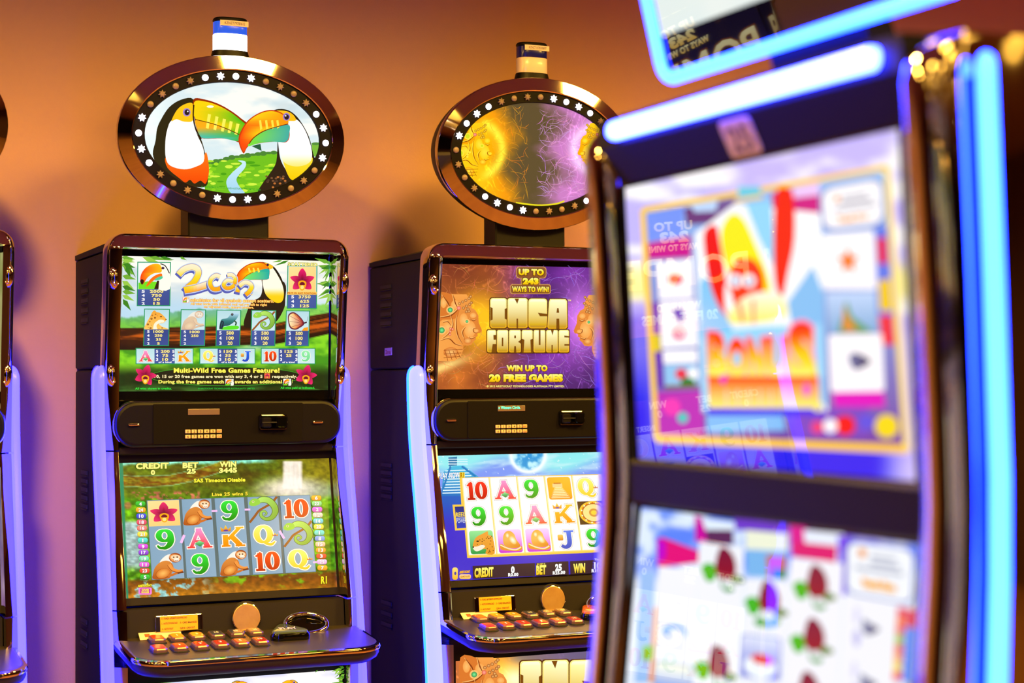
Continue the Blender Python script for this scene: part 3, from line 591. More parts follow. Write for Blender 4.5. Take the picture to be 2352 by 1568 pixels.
    cells = [(527, 278, 773, 484, 608, None, (('5', '2000'), ('4', '750'), ('3', '50'), ('2', '15'))), (1684, 305, 1903, 524, 628, sy_flower, (('5', '3750'), ('4', '625'), ('3', '125'))),
             (579, 640, 765, 794, 916, sy_jaguar, (('5', '1000'), ('4', '250'), ('3', '35'), ('2', '5'))), (861, 644, 1042, 797, 916, lambda g: sy_monkey(g, .65), (('5', '1000'), ('4', '250'), ('3', ''), ('2', ''))),
             (1136, 648, 1313, 800, 918, sy_frog, (('5', '500'), ('4', '100'), ('3', '20'))), (1405, 650, 1583, 802, 918, sy_cham, (('5', '500'), ('4', '100'), ('3', '20'))), (1671, 653, 1843, 804, 918, sy_butterfly, (('5', '500'), ('4', '100'), ('3', '20')))]
    for i, (x0, y0, x1, ys, y1, pic, rows) in enumerate(cells):
        g = Art(s); paybox(g, x0, y0, x1, ys, y1, pic or (lambda g: None), rows, -8 if i > 1 else -5)
        if pic is None: mini_toucan(g, x0+2, y0+3, x1-2, ys-1)
        if i == 1: g.text('SCATTERED', 1682, 302, 1908, 24, (255, 240, 140), .04, [(.05, (90, 110, 20))], 306); g.rr(1678, 504, 1904, 526, 0, (250, 200, 90)); g.text('PAYS IN ANY POSITION.', 1678, 520, 1902, 13, (190, 60, 0), .03, y1=523)
        out.append(('paytable_panel', g.mesh('paytable_cell')))
    for x0, x1, l, r, mid in ((512, 946, sy_A, sy_K, ('200', '75', '10')), (1003, 1422, sy_Q, sy_J, ('150', '35', '10')), (1476, 1884, sy_10, sy_9p, ('125', '25', ''))):
        g = Art(s); wd = x1-x0; y0, y1 = 943, 1056
        g.poly([(x0-6, y0-7), (x1+6, y0-5), (x1+5, y1+6), (x0-7, y1+6)], (20, 150, 90)); g.rr(x0, y0, x1, y1, 0, navy_tex); g.rr(x0, y0, x0+wd*.32, y1, 0, ('v', (184, 222, 226), (205, 234, 236))); g.rr(x1-wd*.32, y0, x1, y1, 0, ('v', (184, 222, 226), (205, 234, 236)))
        g.box(x0+wd*.02, y0+4, x0+wd*.3, y1-4); l(g); g.box(x1-wd*.3, y0+4, x1-wd*.02, y1-4); r(g); g.free()
        for i in range(3):
            yb = y0+30+i*31
            g.text('543'[i], x0+wd*.345, yb, x0+wd*.385, 20, (255, 250, 250), .03); g.text('543'[i], x0+wd*.635, yb, x0+wd*.675, 20, (255, 250, 250), .03)
            if mid[i]: q = wd*.052*len(mid[i]); g.text(mid[i], x0+wd*.51-q/2, yb, x0+wd*.51+q/2, 20, (255, 240, 150), .03, [(.035, (150, 100, 20))])
        g.text('of a kind', x0+wd*.39, y1-4, x0+wd*.62, 12, (255, 250, 250), .03); out.append(('paytable_panel', g.mesh('paytable_strip')))
    g = Art(s)
    g.ell(1200, 1155, 590, 74, (60, 170, 40), 48); g.ell(1200, 1155, 584, 70, (26, 30, 18), 48)
    YL = [(.05, (110, 80, 0))]
    g.text('Multi-Wild Free Games Feature!', 798, 1126, 1614, 34, (255, 246, 90), .04, YL)
    g.text('10, 15 or 20 free games are won with any 3, 4 or 5', 650, 1166, 1482, 21, (255, 246, 190), .03, YL); g.rr(1496, 1132, 1540, 1172, 0, (240, 120, 60)); flower(g, 1518, 1152, 19); g.text('respectively.', 1556, 1166, 1748, 21, (255, 246, 190), .03, YL)
    g.text('During the free games each', 680, 1208, 1184, 24, (255, 246, 110), .035, YL); mini_toucan(g, 1196, 1176, 1258, 1224); g.text('awards an additional', 1268, 1208, 1630, 24, (255, 246, 110), .035, YL); mini_toucan(g, 1642, 1174, 1702, 1224); g.text('!', 1708, 1206, 1716, 26, (255, 246, 110), .04)
    g.text('All wins shown in credits.', 500, 1256, 782, 15, (40, 230, 60), .03); g.text('© ARISTOCRAT TECHNOLOGIES AUSTRALIA PTY LIMITED.', 985, 1254, 1425, 11, (30, 190, 60), .02); g.text('All wins paid as indicated.', 1620, 1250, 1884, 15, (40, 230, 60), .03)
    out.append(('feature_lettering', g.mesh('paytable_feature')))
    for x, y, r, a in ((578, 1150, 88, .3), (1815, 1150, 86, .25)): g = Art(s); flower(g, x, y, r, a); out.append(('flower_picture', g.mesh('paytable_flower')))
    return out
# ---------------- toucan machine, game screen
def pills(out, s, left, right, names=('line_marker', 'line_marker')):
    for rows in (left, right):
        for n, x, y, c in rows:
            g = Art(s); g.rr(x-42, y-22, x+42, y+22, 18, tuple(k*.75 for k in c)); g.rr(x-40, y-20, x+40, y+17, 16, ('v', tuple(min(255, k*1.25+20) for k in c), c))
            wd = 15*len(n)+8; g.text(n, x-wd/2, y+13, x+wd/2, 26, W_, .035, [(.035, tuple(k*.6 for k in c))]); out.append(('line_marker', g.mesh('line_marker')))
def art_toucan_lower():
    s = sheet('A', 'lower', (220, 1040, 3.5636)); out = []
    g = Art(s)
    def bg(x, y):
        n = fbm(x/170, y/80, 0); c = mixc((66, 96, 16), (120, 140, 24), n); c = mixc(c, (84, 70, 16), sst(.45, .75, fbm(x/200+4, y/120, 1))*sst(400, 120, y))
        c = mixc(c, (140, 235, 205), sst(112, 84, y+(x-200)*.012+30*(fbm(x/60, y*0, 2)-.5))*sst(1500, 1350, x)); c = mixc(c, (150, 130, 20), sst(1300, 1900, x)*sst(380, 150, y)*.8)
        br = np.interp(x, [200, 400, 600, 800, 1000, 1080], [228, 235, 225, 185, 120, 90]); c = mixc(c, mixc((120, 74, 16), (150, 140, 30), sst(.4, .7, fbm(x/70, y/16, 3))), sst(46, 38, np.abs(y-br))*sst(1110, 1060, x)); c = mixc(c, (150, 200, 130), sst(6, 2, np.abs(np.abs(y-br)-44))*sst(1110, 1060, x)*.7)
        br2 = np.interp(x, [660, 720, 1000, 1100], [200, 200, 130, 60]); 
        wf = sst(1520, 1550, x)*sst(1700, 1670, x)*sst(300, 280, y)*sst(60, 75, y); c = mixc(c, mixc((250, 225, 205), (205, 190, 150), fbm(x/14, y/220, 2)), wf*.95)
        mist = sst(330, 20, np.hypot((x-1600)*.8, (y-300)*2.2)); c = mixc(c, (240, 222, 205), mist*.85); c = mixc(c, (120, 150, 140), sst(150, 0, np.abs(y-330))*sst(1500, 1900, x)*.5)
        gg = mixc((50, 120, 10), (120, 200, 20), sst(.35, .7, fbm(x/70, y/40, 1))); c = mixc(c, gg, sst(330, 400, y)*.9)
        c = mixc(c, mixc((120, 160, 150), (200, 225, 225), fbm(x/60, y/12, 2)), sst(540, 580, y)*sst(470, 330, x)*sst(990, 900, y)); c = mixc(c, (120, 190, 30), sst(480, 560, y)*sst(250, 215, x)*0)
        c = mixc(c, (195, 110, 80), sst(50, 20, np.abs(y-350))*sst(.5, .62, fbm(x/24, y/18, 0))*sst(900, 820, x)*sst(280, 310, x)); c = mixc(c, (195, 120, 80), sst(40, 20, np.hypot(x-262, y-430))*.8)
        bot = mixc((120, 62, 10), (190, 120, 20), sst(1000, 1180, y)); bot = mixc(bot, (150, 205, 200), sst(.52, .6, fbm(x/50, y/34, 3))*sst(1050, 700, x)); bot = mixc(bot, (120, 180, 20), sst(.55, .65, fbm(x/80+5, y/40, 1))*sst(900, 1100, x)*sst(1130, 1040, y)); bot = mixc(bot, (140, 80, 20), sst(.5, .6, fbm(x/60, y/30, 0))*sst(500, 250, x)*.8)
        c = mixc(c, bot, sst(985, 1030, y+(x-1000)*.045))
        c = np.asarray(c)*(.62+.72*fbm(x/34, y/24, 1, 3))[..., None]; c = mixc(c, (255, 246, 236), np.clip(wf*.75+mist*.6, 0, 1)*sst(20, 60, y)*(.7+.5*fbm(x/12, y/160, 2)))
        return mixc(c, (20, 140, 100), sst(226, 214, x-np.interp(y, [75, 1190], [0, 46])))
    g.raster(200, 130, bg); out.append(('picture', g.mesh('game_picture')))
    # reels
    TL, TR, BR, BL = np.array((420, 390.)), np.array((1748, 346.)), np.array((1797, 970.)), np.array((462, 1036.))
    def pt(u, v): return tuple((TL*(1-u)*(1-v)+TR*u*(1-v)+BR*u*v+BL*(1-u)*v))
    cols = [(0, .197), (.212, .394), (.415, .595), (.617, .8), (.817, 1)]
    g = Art(s); g.poly([pt(-.004, -.006), pt(1.004, -.006), pt(1.004, 1.006), pt(-.004, 1.006)], (90, 110, 110)); out.append(('reel_backing', g.mesh('reel_backing')))
    rows = [['F', '9', 'M'], ['M', 'A', '9'], ['9', 'K', 'M'], ['C', 'Q', '10'], ['10', 'C', 'Q']]
    D = {'F': sy_flower, '9': sy_9, 'M': sy_monkey, 'A': sy_A, 'K': sy_K, 'C': sy_cham, 'Q': sy_Q, '10': sy_10}
    for (a, b), syms in zip(cols, rows):
        g = Art(s); g.patch([pt(a, 0), pt(b, 0), pt(b, 1), pt(a, 1)]); g.rr(0, 0, 1, 1, 0, ('h', (130, 165, 190), (176, 205, 226), (182, 208, 228), (140, 172, 196))); out.append(('reel_strip', g.mesh('reel_strip')))
        for j, sname in enumerate(syms):
            g = Art(s); v0, v1 = j/3+.005, (j+1)/3-.005; g.patch([pt(a+.002, v0), pt(b-.002, v0), pt(b-.002, v1), pt(a+.002, v1)]); D[sname](g); out.append(('reel_symbol', g.mesh('reel_symbol')))
    PK = (245, 190, 240)
    for P, wd in (([(945, 476), (992, 474)], 16), ([(1216, 465), (1262, 464)], 16), ([(722, 672), (695, 738)], 22), ([(1500, 638), (1540, 702)], 20), ([(1775, 896), (1820, 892)], 16)):
        g = Art(s); g.line(P, wd, PK); out.append(('win_line', g.mesh('win_line')))
    pc = dict(g=(40, 160, 40), o=(245, 150, 30), b=(50, 60, 190), r=(225, 70, 90), p=(235, 110, 100), y=(245, 205, 60), t=(70, 195, 175), m=(190, 60, 190), v=(130, 60, 190), lg=(100, 205, 150), mg=(225, 80, 190), rd=(225, 60, 40))
    L = [(n, x, y, pc[c]) for n, x, y, c in (('4', 363, 418, 'g'), ('24', 366, 467, 'o'), ('10', 370, 518, 'b'), ('18', 373, 568, 'r'), ('16', 376, 616, 'p'), ('21', 379, 666, 'y'), ('1', 382, 716, 't'), ('9', 384, 767, 'm'), ('17', 388, 816, 'v'), ('19', 391, 866, 'lg'), ('11', 394, 915, 'mg'), ('23', 397, 965, 'rd'), ('5', 400, 1017, 'g'))]
    R = [(n, x, y, pc.get(c, c)) for n, x, y, c in (('6', 1801, 370, 'o'), ('22', 1805, 416, (120, 200, 110)), ('2', 1808, 464, 'mg'), ('12', 1812, 510, (200, 190, 160)), ('14', 1816, 558, (70, 180, 200)), ('20', 1820, 605, 'y'), ('1', 1825, 654, 't'), ('8', 1829, 701, (90, 130, 210)), ('15', 1833, 748, (240, 170, 130)), ('13', 1837, 796, (240, 140, 40)), ('3', 1841, 845, 'rd'), ('25', 1846, 892, (240, 160, 220)), ('7', 1850, 941, 'o'))]
    pills(out, s, L, R)
    g = Art(s); Y = (250, 246, 130); O = [(.05, (60, 60, 10))]
    g.text('CREDIT', 325, 132, 594, 42, Y, .06, O, 126); g.text('0', 446, 180, 482, 36, Y, .06, O); out.append(('screen_lettering', g.mesh('game_lettering'))); g = Art(s); g.text('BET', 706, 124, 836, 40, Y, .06, O, 121); g.text('25', 740, 170, 815, 36, Y, .06, O, 168); out.append(('screen_lettering', g.mesh('game_lettering'))); g = Art(s); g.text('WIN', 1008, 116, 1146, 40, Y, .06, O, 113); g.text('3445', 1004, 164, 1152, 36, Y, .06, O, 160)
    out.append(('screen_lettering', g.mesh('game_lettering'))); g = Art(s); g.text('SAS Timeout Disable', 798, 243, 1220, 28, (252, 240, 60), .05, O, 234); out.append(('screen_lettering', g.mesh('game_lettering'))); g = Art(s); g.text('Line 25 wins 5', 946, 355, 1240, 26, (250, 225, 60), .04, O, 347); out.append(('screen_lettering', g.mesh('game_lettering'))); g = Art(s); g.text('R1', 1838, 1070, 1886, 56, (252, 235, 40), .04, O, 1066); out.append(('screen_lettering', g.mesh('game_lettering'))); g = Art(s)
    g.text('ARISTOCRAT', 340, 1098, 455, 16, (252, 235, 40), .07, O, 1092); g.ell(420, 1072, 6, 6, (252, 235, 40), 8)
    g.rr(346, 1102, 454, 1160, 12, (250, 130, 220)); g.rr(358, 1110, 442, 1150, 8, (200, 60, 150)); g.text('GAME', 372, 1128, 430, 14, (252, 235, 60), .05); g.text('RULES', 370, 1147, 432, 14, (252, 235, 60), .05)
    out.append(('screen_lettering', g.mesh('game_lettering')))
    return out
def art_toucan_belly():
    s = sheet('A', 'belly', (540, 1330, 6.589)); out = []
    g = Art(s); g.raster(60, 40, lambda x, y: mixc(mixc((205, 210, 245), (255, 252, 250), sst(.3, .6, fbm(x/500, y/90, 1))), (130, 190, 60), sst(-900, -1100, x)*.8+sst(2400, 2900, y)*.9)); out.append(('picture', g.mesh('belly_picture')))
    g = Art(s); toucan_l(g, lambda x, y: (650+(x-1153)*.75, 1525+(y-676)*.75)); out.append(('toucan_picture', g.mesh('belly_toucan')))
    g = Art(s); toucan_l(g, lambda x, y: (300-(x-1153)*.95, 1540+(y-676)*.95)); out.append(('toucan_picture', g.mesh('belly_toucan')))
    g = Art(s); rr_ = random.Random(8)
    leaves(g, [(1655-rr_.uniform(0, 30), 1340+i*22, rr_.uniform(120, 200), rr_.uniform(60, 200), rr_.uniform(26, 50)) for i in range(22)]+[(1620, 1350, 165, 170, 50), (1560, 1350, 120, 110, 40), (1250, 1370, 140, 60, 22), (1360, 1365, 120, 40, 16)]); out.append(('foliage_picture', g.mesh('belly_leaves')))
    return out
# ---------------- stone-face machine
def stone_face(g, f, tone=0, rightside=False):
    """carved profile with a head-dress (drawn in the pay-table screen's coordinates)"""
    C0, C1, DK, LT = [((242, 160, 74), (214, 118, 44), (140, 62, 16), (250, 190, 110)), ((255, 205, 20), (246, 165, 0), (170, 90, 0), (255, 226, 60))][tone]
    def m(P): return [f(*p) for p in P]
    k = abs(f(1, 0)[0]-f(0, 0)[0])
    g.poly(m([(600, 560), (868, 560), (905, 622), (916, 690), (950, 708), (978, 756), (984, 830), (1013, 900), (1004, 922), (970, 930), (974, 954), (954, 966), (958, 988), (934, 1006), (912, 1040), (870, 1046), (838, 1040), (836, 1090), (812, 1150), (752, 1192), (600, 1192)]), ('v', C0, C1, C0))
    g.poly(m([(600, 560), (720, 560), (780, 640), (800, 720), (760, 790), (640, 800), (600, 820)]), C1, 3)
    for x, y, rx, ry in ((900, 890, 55, 80), (880, 1000, 40, 30), (930, 760, 30, 26), (840, 800, 40, 60), (690, 870, 50, 50), (760, 660, 40, 46), (650, 640, 30, 50), (720, 1110, 70, 50), (960, 905, 22, 16)): g.ell(*f(x, y), rx*k, ry*k, ('r', LT, C0 if y < 1000 else C1), 18)
    for P, wd in (([(640, 570), (690, 640), (710, 690)], 12), ([(740, 565), (760, 640), (790, 700)], 10), ([(620, 780), (720, 760), (800, 690)], 12), ([(780, 760), (770, 860), (790, 960), (830, 1030)], 10), ([(960, 800), (930, 810), (900, 790)], 7), ([(960, 880), (930, 890), (940, 920), (975, 925)], 8), ([(955, 966), (910, 980), (890, 960)], 7), ([(860, 870), (830, 920), (850, 990)], 8), ([(620, 1000), (700, 980), (760, 1030), (830, 1050)], 10), ([(720, 760), (740, 850), (700, 930), (640, 980)], 9), ([(640, 830), (690, 820), (720, 860)], 8)):
        g.line(m([(x-7, y-6) for x, y in P]), wd*k*1.1, LT, 5, [.2, 1, .2]); g.line(m(P), wd*k*1.15, DK, 5, [.2, 1, .2])
    for i in range(4): g.line(m([(660+i*40, 1080+i*8), (690+i*40, 1190-i*10)]), 5*k, DK)
    for i in range(3): g.line(m([(650, 1090+i*36), (830-i*12, 1080+i*34)]), 5*k, DK)
    for x, y in ((800, 648), (830, 632), (860, 618), (890, 600), (905, 582), (838, 690), (866, 672), (896, 656), (912, 640), (880, 700), (865, 725), (890, 720)): g.ell(*f(x, y), 15*k, 14*k, ('r', LT, DK), 10)
    for x, y, r in ((712, 708, 24), (870, 817, 13), (632, 900, 28)): g.ell(*f(x, y), (r+14)*k, (r+12)*k, LT, 16); g.ell(*f(x, y), r*k, r*k, ('r', (120, 240, 150), (20, 130, 70)) if tone == 0 else (210, 220, 30), 14)
    for x, y in ((715, 885), (712, 912), (708, 940), (735, 890)): g.ell(*f(x, y), 13*k, 13*k, ('r', (255, 200, 160), (210, 50, 20)) if tone == 0 else LT, 10)
    g.ell(*f(793, 690), 20*k, 20*k, ('r', (255, 170, 150), (220, 90, 60)), 12)
def gold_block(g, P, slits=(), edge=7, dark=(120, 70, 10)):
    """chunky gold letter: a bevelled block with thin cut-outs"""
    cx = sum(p[0] for p in P)/len(P); cy = sum(p[1] for p in P)/len(P); mx = max(abs(p[0]-cx) for p in P); my = max(abs(p[1]-cy) for p in P)
    def ins(d): return [(cx+(x-cx)*(1-d/mx), cy+(y-cy)*(1-d/my)) for x, y in P]
    g.poly(ins(-edge*.9), (90, 50, 10)); g.poly(P, ('v', (255, 244, 150), (235, 170, 20))); g.poly(ins(edge), lambda X, Y: mixc(mixc((255, 255, 215), (255, 222, 10), sst(cy-my*.9, cy-my*.35, Y)), (190, 140, 40), sst(cy+my*.45, cy+my*.95, Y)))
    for q in slits: g.poly(q, dark)
def brect(x0, y0, x1, y1, r): return [(p[0], p[1]) for p in rrect(x0, x1, y0, y1, r, 4)]
def title_letters(out, s, f, small=True):
    """the two-line block title; f maps the pay-table screen's coordinates"""
    def mk(P, slits=()):
        g = Art(s); gold_block(g, [f(*p) for p in P], [[f(*p) for p in q] for q in slits], 9*abs(f(1, 0)[0]-f(0, 0)[0])); out.append(('title_letter', g.mesh('title_letter')))
    mk(brect(1088, 596, 1246, 880, 24), [[(1090, 680), (1112, 690), (1112, 800), (1090, 810)], [(1246, 690), (1226, 700), (1226, 790), (1246, 800)]])
    mk(brect(1252, 596, 1444, 880, 24), [[(1318, 600), (1362, 600), (1345, 650)], [(1338, 790), (1352, 790), (1352, 882), (1338, 882)]])
    mk(brect(1450, 600, 1628, 882, 30), [[(1540, 735), (1630, 745), (1630, 768), (1560, 768)]])
    mk([(1655, 605), (1800, 605), (1816, 625), (1820, 870), (1805, 885), (1640, 885), (1630, 868), (1645, 630)], [[(1722, 690), (1736, 690), (1742, 735), (1716, 735)], [(1716, 790), (1742, 790), (1744, 885), (1714, 885)]])
    if not small: return
    x = [(1060, 1146), (1152, 1260), (1266, 1380), (1386, 1492), (1498, 1612), (1618, 1730), (1736, 1834)]
    sl = [[[(1118, 945), (1148, 945), (1148, 990), (1120, 990)], [(1112, 1030), (1148, 1030), (1148, 1112), (1100, 1112)]], [[(1198, 970), (1212, 970), (1212, 1050), (1198, 1050)]], [[(1316, 950), (1332, 950), (1332, 975), (1316, 975)], [(1316, 1050), (1332, 1050), (1336, 1112), (1312, 1112)], [(1382, 985), (1352, 1010), (1382, 1030)]], [[(1386, 980), (1412, 990), (1404, 1112), (1386, 1112)], [(1492, 980), (1468, 990), (1474, 1112), (1492, 1112)]], [[(1548, 896), (1564, 896), (1564, 1040), (1548, 1040)]], [[(1662, 896), (1690, 896), (1678, 950)], [(1668, 1040), (1680, 1040), (1680, 1112), (1668, 1112)]], [[(1790, 950), (1836, 955), (1836, 970), (1790, 968)], [(1790, 1030), (1836, 1030), (1836, 1046), (1790, 1046)]]]
    for (a, b), q in zip(x, sl): mk(brect(a, 898, b, 1110, 16), q)
def inca_bg(x, y):
    t = sst(1000, 1600, x); c = mixc((120, 52, 34), (66, 26, 96), t); c = mixc(c, mixc((205, 110, 40), (150, 60, 190), t), fbm(x/420, y/300, 0)**2*1.3)
    gl = np.exp(-(((x-1000)/230)**2+((y-830)/260)**2)); c = mixc(c, (255, 190, 30), np.clip(gl*1.25, 0, 1)); gr = np.exp(-(((x-1950)/190)**2+((y-800)/330)**2)); c = mixc(c, (225, 130, 250), np.clip(gr*.95, 0, 1))
    c = mixc(c, (255, 225, 130), np.exp(-(((y-1230-(x-700)*-.35)/50)**2))*sst(1050, 650, x)*.9)
    wv = ridge(x/150, y/150, 0, 60)*.35+ridge(x/95+9, y/120, 2, 70)*.3; return c+np.asarray(mixc((235, 140, 70), (190, 120, 240), t))*np.clip(wv, 0, 1)[..., None]*.75
def wisps(g, n, x0, x1, y0, y1, col, seed, step=16, wd=3, skip=lambda x, y: False):
    """fine curling threads of light"""
    rr_ = random.Random(seed)
    for i in range(n):
        x, y = rr_.uniform(x0, x1), rr_.uniform(y0, y1); a = rr_.uniform(0, 6.28); P = []; da = rr_.uniform(-.16, .16)
        if skip(x, y): continue
        for j in range(rr_.randint(9, 20)):
            P.append((x, y)); a += da+rr_.uniform(-.12, .12); x += step*math.cos(a); y += step*math.sin(a)
            if not (x0-20 < x < x1+20 and y0-10 < y < y1+10): break
        if len(P) > 4: g.line(P, wd*rr_.uniform(.5, 1.2), col(P[0][0], rr_), 3, [.1, 1, 1, .1])
def art_inca_oval():
    s = sheet('B', 'oval', (850, 80, 3.2667)); out = []
    def bg(x, y):
        c = mixc((120, 92, 40), (92, 76, 46), sst(700, 1150, x)); c = mixc(c, (255, 160, 10), sst(1160, 900, x+60*np.sin(y/70)+90*(fbm(x/60, y/60, 0)-.5))); c = mixc(c, (255, 214, 20), sst(1000, 820, x)*sst(620, 700, y)*.6)
        cres = np.abs(np.hypot(x-800, (y-860)*.95)-190); c = mixc(c, (255, 236, 60), np.exp(-(cres/34)**2)*sst(800, 900, x)); c = mixc(c, (215, 130, 210), sst(1260, 1520, x+60*np.sin(y/60)+120*(fbm(x/60, y/60, 1)-.5))*.9)
        c = mixc(c, (255, 205, 255), np.exp(-(np.abs(np.hypot(x-1700, y-860)-170)/40)**2)); wv = ridge(x/90, y/90, 1, 50)*.5; t = sst(1100, 1300, x)
        return c+np.asarray(mixc((255, 170, 60), (250, 170, 250), t))*(np.clip(wv, 0, 1)*(sst(80, 260, np.abs(x-1200))))[..., None]*.6
    g = Art(s); g.raster(150, 110, bg, True); out.append(('picture', g.mesh('oval_picture')))
    g = Art(s); wisps(g, 90, 900, 1170, 540, 1230, lambda x, r: (255, 170*r.uniform(.75, 1.1), 30), 3, 9, 2.0); wisps(g, 170, 1260, 1640, 560, 1220, lambda x, r: tuple(min(255, k*r.uniform(.85, 1.1)) for k in (240, 165, 235)), 5, 9, 2.0); out.append(('light_threads', g.mesh('oval_threads')))
    g = Art(s); stone_face(g, lambda x, y: (930+(x-1013)*.68, 890+(y-905)*.66), 1); out.append(('face_picture', g.mesh('oval_face')))
    g = Art(s); stone_face(g, lambda x, y: (1548-(x-1013)*.68, 890+(y-905)*.66), 1); out.append(('face_picture', g.mesh('oval_face')))
    g = Art(s); g.line([(1085, 1258), (1250, 1277), (1380, 1268), (1450, 1246)], 12, (235, 220, 30), 5); out.append(('lettering', g.mesh('oval_strip')))
    return out
def art_inca_upper():
    s = sheet('B', 'upper', (860, 540, 4.126)); out = []
    g = Art(s); g.raster(220, 150, inca_bg); out.append(('picture', g.mesh('title_picture')))
    g = Art(s); wisps(g, 300, 610, 2300, 290, 1450, lambda x, r: tuple(r.uniform(.7, 1.0)*k for k in ((255, 150, 90) if x < 1250 else (205, 140, 250))), 11, 13, 3.0, lambda x, y: 1040 < x < 1850 and 580 < y < 1130); out.append(('light_threads', g.mesh('title_threads')))
    g = Art(s); stone_face(g, lambda x, y: (x, y)); out.append(('face_picture', g.mesh('title_face')))
    g = Art(s); stone_face(g, lambda x, y: (2893-x, y+6)); out.append(('face_picture', g.mesh('title_face')))
    g = Art(s); g.poly(brect(1060, 890, 1836, 1120, 20), (46, 20, 30)); out.append(('title_shadow', g.mesh('title_shadow')))
    title_letters(out, s, lambda x, y: (x, y))
    g = Art(s); BD, BI = (205, 150, 80), (140, 84, 44)
    for e, c in ((0, BD), (6, BI)):
        g.rr(1332+e, 298+e, 1620-e, 410-e, 30, c); g.rr(1378+e, 390+e, 1560-e, 480-e, 20, c); g.rr(1276+e, 464+e, 1662-e, 558-e, 24, c)
    YW = ('v', (255, 246, 150), (255, 225, 20), (230, 170, 10)); O = [(.06, (70, 34, 10))]
    g.text('UP TO', 1356, 374, 1596, 52, YW, .07, O, 378); g.text('243', 1394, 462, 1546, 52, YW, .08, O); g.text('WAYS TO WIN!', 1294, 534, 1644, 46, YW, .06, O, 538)
    out.append(('title_lettering', g.mesh('title_text'))); g = Art(s); g.text('TM', 1822, 624, 1852, 14, (255, 220, 140), .03); out.append(('trade_mark', g.mesh('title_text'))); g = Art(s); g.text('WIN UP TO', 1240, 1284, 1630, 50, YW, .07, O, 1284); g.text('20 FREE GAMES', 1076, 1382, 1776, 60, YW, .08, O, 1380); g.text('© 2012 ARISTOCRAT TECHNOLOGIES AUSTRALIA PTY LIMITED.', 1054, 1438, 1790, 17, (255, 240, 120), .03)
    out.append(('title_lettering', g.mesh('title_text'))); return out
